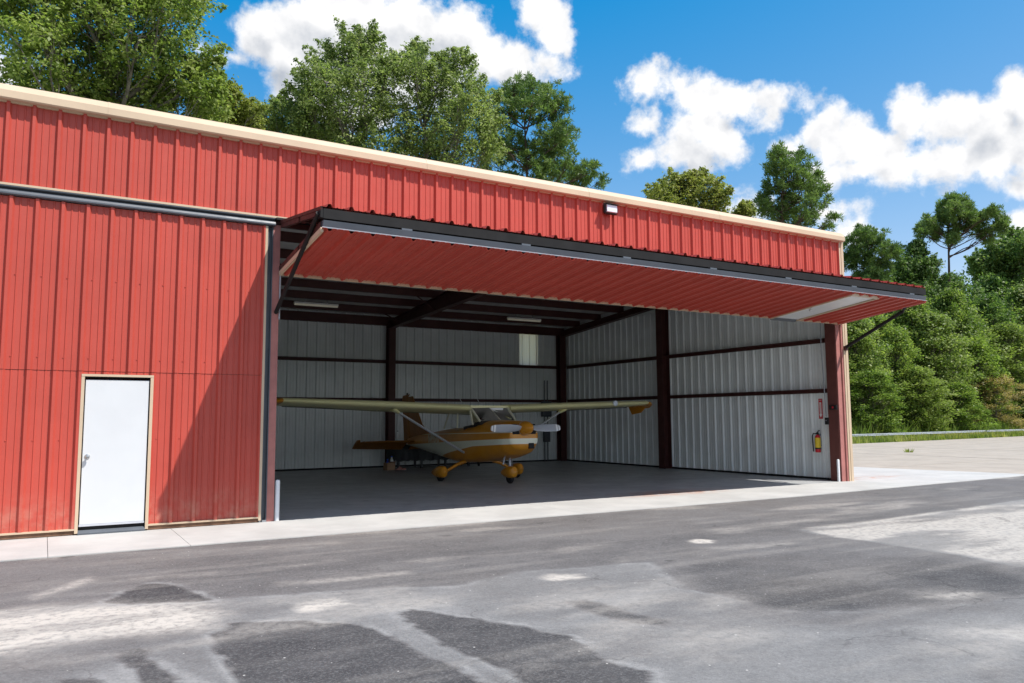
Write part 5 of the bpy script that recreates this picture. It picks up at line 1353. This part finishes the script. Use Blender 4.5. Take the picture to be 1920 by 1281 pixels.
WOOD = [ # x, y, height, radius, variant, label
 (50.5,25.9,9.3,1.9,0,'bright green young tree right against the hangar corner'),
 (56.3,28.1,9.8,2.0,1,'young tree second from the hangar corner along the wood edge'),
 (55.6,26.0,8.5,1.9,2,'leafy young tree under the tip of the raised door'),
 (64.0,29.6,12.4,2.2,0,'tall light green young tree right of the raised door tip'),
 (63.5,27.6,10.4,2.2,1,'green young tree in front of the tall pine trunk, left side'),
 (73.0,31.3,13.7,2.5,2,'tall young tree directly below the tall forked pine'),
 (71.5,28.6,8.8,2.2,0,'shorter green tree right of the tall pine trunk'),
 (83.4,33.1,14.1,2.8,3,'dark leafy tree in the right part of the wood edge'),
 (81.2,30.4,10.8,2.6,1,'green tree in the right part of the wood edge behind the russet shrub'),
 (90.4,33.0,15.8,3.0,2,'tall light green tree at the right edge of the picture'),
 (93.8,32.5,14.7,3.0,0,'tree of the wood edge just past the right edge'),
 (103.3,33.7,15.6,3.2,3,'dark tree of the wood edge far past the right edge'),
 (49.3,26.7,9.0,1.9,2,'young tree half hidden behind the hangar corner'),
 (45.0,27.6,9.1,2.0,1,'young tree hidden behind the hangar side wall'),
 (71.5,26.9,5.4,2.6,4,'low russet brown shrub at the foot of the woods, right of centre'),
 (62.4,25.2,4.3,1.8,2,'low leafy shrub behind the guard rail below the tall pine'),
 (48.5,23.3,4.9,1.6,0,'low bright shrub behind the guard rail by the hangar corner'),
 (55.8,24.6,5.4,1.8,1,'low leafy shrub behind the guard rail near the door strut'),
 (78.5,27.4,4.6,2.6,2,'low leafy shrub behind the guard rail at the right edge'),
 (60.0,33.5,13.5,3.4,3,'dark tree in the second rank behind the raised door tip'),
 (68.5,35.5,15.0,3.6,3,'dark tree in the second rank left of the tall pine'),
 (77.0,37.0,16.0,3.8,3,'dark tree in the second rank right of the tall pine'),
 (87.0,39.0,17.5,4.0,3,'dark tree in the second rank near the right edge'),
 (97.0,40.0,18.5,4.2,3,'dark tree in the second rank at the right edge'),
 (53.0,31.0,12.0,3.0,3,'dark tree in the second rank by the hangar corner'),
 (66.0,31.5,11.0,2.6,3,'dark tree filling the gap left of the tall pine trunk'),
 (77.5,33.0,12.0,2.8,1,'green tree filling the gap right of the tall pine trunk'),
]
for k, (x, y, H, Rr, v_, lab) in enumerate(WOOD):
    rad0 = (2.2, 2.0, 2.4, 2.6, 4.2)[v_]
    shr = H < 6
    T = thing('shrub' if shr else 'young_tree', lab, 'shrub' if shr else 'tree', (x, y, -0.06), k*1.37, 'shrubs behind the guard rail' if shr else 'trees along the wood edge')
    T.scale = (Rr*1.22/rad0, Rr*1.22/rad0, H/10)
    link('trunk', VAR[v_][0], T); link('crown', VAR[v_][1], T)

# ---- grass verge (stuff) and guard rail
rs = np.random.default_rng(5)
def blades(name, n, ylo, yhi, xlo, xhi, hgt, material):
    X = rs.uniform(xlo, xhi, n); Y = grass_y(X) + rs.uniform(ylo, yhi, n)
    hN = hgt * rs.uniform(0.4, 1.3, n) * (0.5 + fbm(X, Y, 0.6, 3)); a = rs.uniform(0, math.pi, n); wdt = rs.uniform(0.03, 0.07, n)
    lean = rs.normal(0, 0.3, (n, 2)) * hN[:, None]
    b0 = np.stack([X - np.cos(a)*wdt, Y - np.sin(a)*wdt, np.full(n, -0.06)], -1); b1 = np.stack([X + np.cos(a)*wdt, Y + np.sin(a)*wdt, np.full(n, -0.06)], -1)
    tpp = np.stack([X + lean[:, 0], Y + lean[:, 1], hN], -1)
    V = np.stack([b0, b1, tpp], 1).reshape(-1, 3)
    tint = np.clip(fbm(X, Y, 0.5, 3)*1.4 - 0.2 + rs.normal(0, 0.1, n), 0, 1)
    return np_mesh(name, V, np.arange(3*n).reshape(-1, 3), material, {'tint': np.repeat(tint, 3)})
gr = link('grass', blades('grass', 26000, 0.1, 6.0, 22, 100, 0.32, GRASSB)); gr['kind'] = 'stuff'; gr['label'] = 'green and straw coloured verge grass along the taxiway edge'; gr['category'] = 'grass'
wd = link('weeds', blades('weeds', 9000, 3.6, 7.0, 22, 100, 1.0, LEAF_YOUNG)); wd['kind'] = 'stuff'; wd['label'] = 'tall weeds at the foot of the woods'; wd['category'] = 'weeds'

RAILM = mat('rail_zinc', (0.52, 0.55, 0.60), 0.4, metal=0.3, var=0.1, vscale=4)
gr_ = thing('guard_rail', 'long silver guard rail on the grass verge before the woods', 'guard rail', (24.0, grass_y(24.0)+2.6, 0))
ang = math.atan(0.13); gr_.rotation_euler = (0, 0, ang)
wprof = [(-0.02, 0.30), (0.03, 0.315), (0.03, 0.345), (-0.02, 0.365), (-0.02, 0.385), (0.03, 0.405), (0.03, 0.435), (-0.02, 0.45)]
wprof = [(-p, q_) for p, q_ in wprof]
for k in range(18):
    MB().prism(wprof + [(p+0.004, q_) for p, q_ in reversed(wprof)], 'x', k*4.2 + 0.0, k*4.2 + 4.195).build('rail_beam', RAILM, gr_)
for k in range(37):
    MB().box(k*2.1-0.05, k*2.1+0.05, 0.04, 0.14, -0.1, 0.47).build('post', GALV, gr_)

# a weed growing in a taxiway joint
T = thing('weed_tuft', 'small green weed growing in a taxiway joint', 'weed', (29.6, 8.6, 0.0))
Vw = []; 
for k in range(60):
    a = rs.uniform(0, 6.28); r_ = rs.uniform(0, 0.18); x, y = r_*math.cos(a), r_*math.sin(a); hh = rs.uniform(0.08, 0.22)
    Vw += [(x-0.02, y, 0), (x+0.02, y, 0), (x*1.6, y*1.6, hh)]
link('blades', np_mesh('blades', np.array(Vw), np.arange(len(Vw)).reshape(-1, 3), GRASSB, {'tint': np.full(len(Vw), 0.5)}), T)
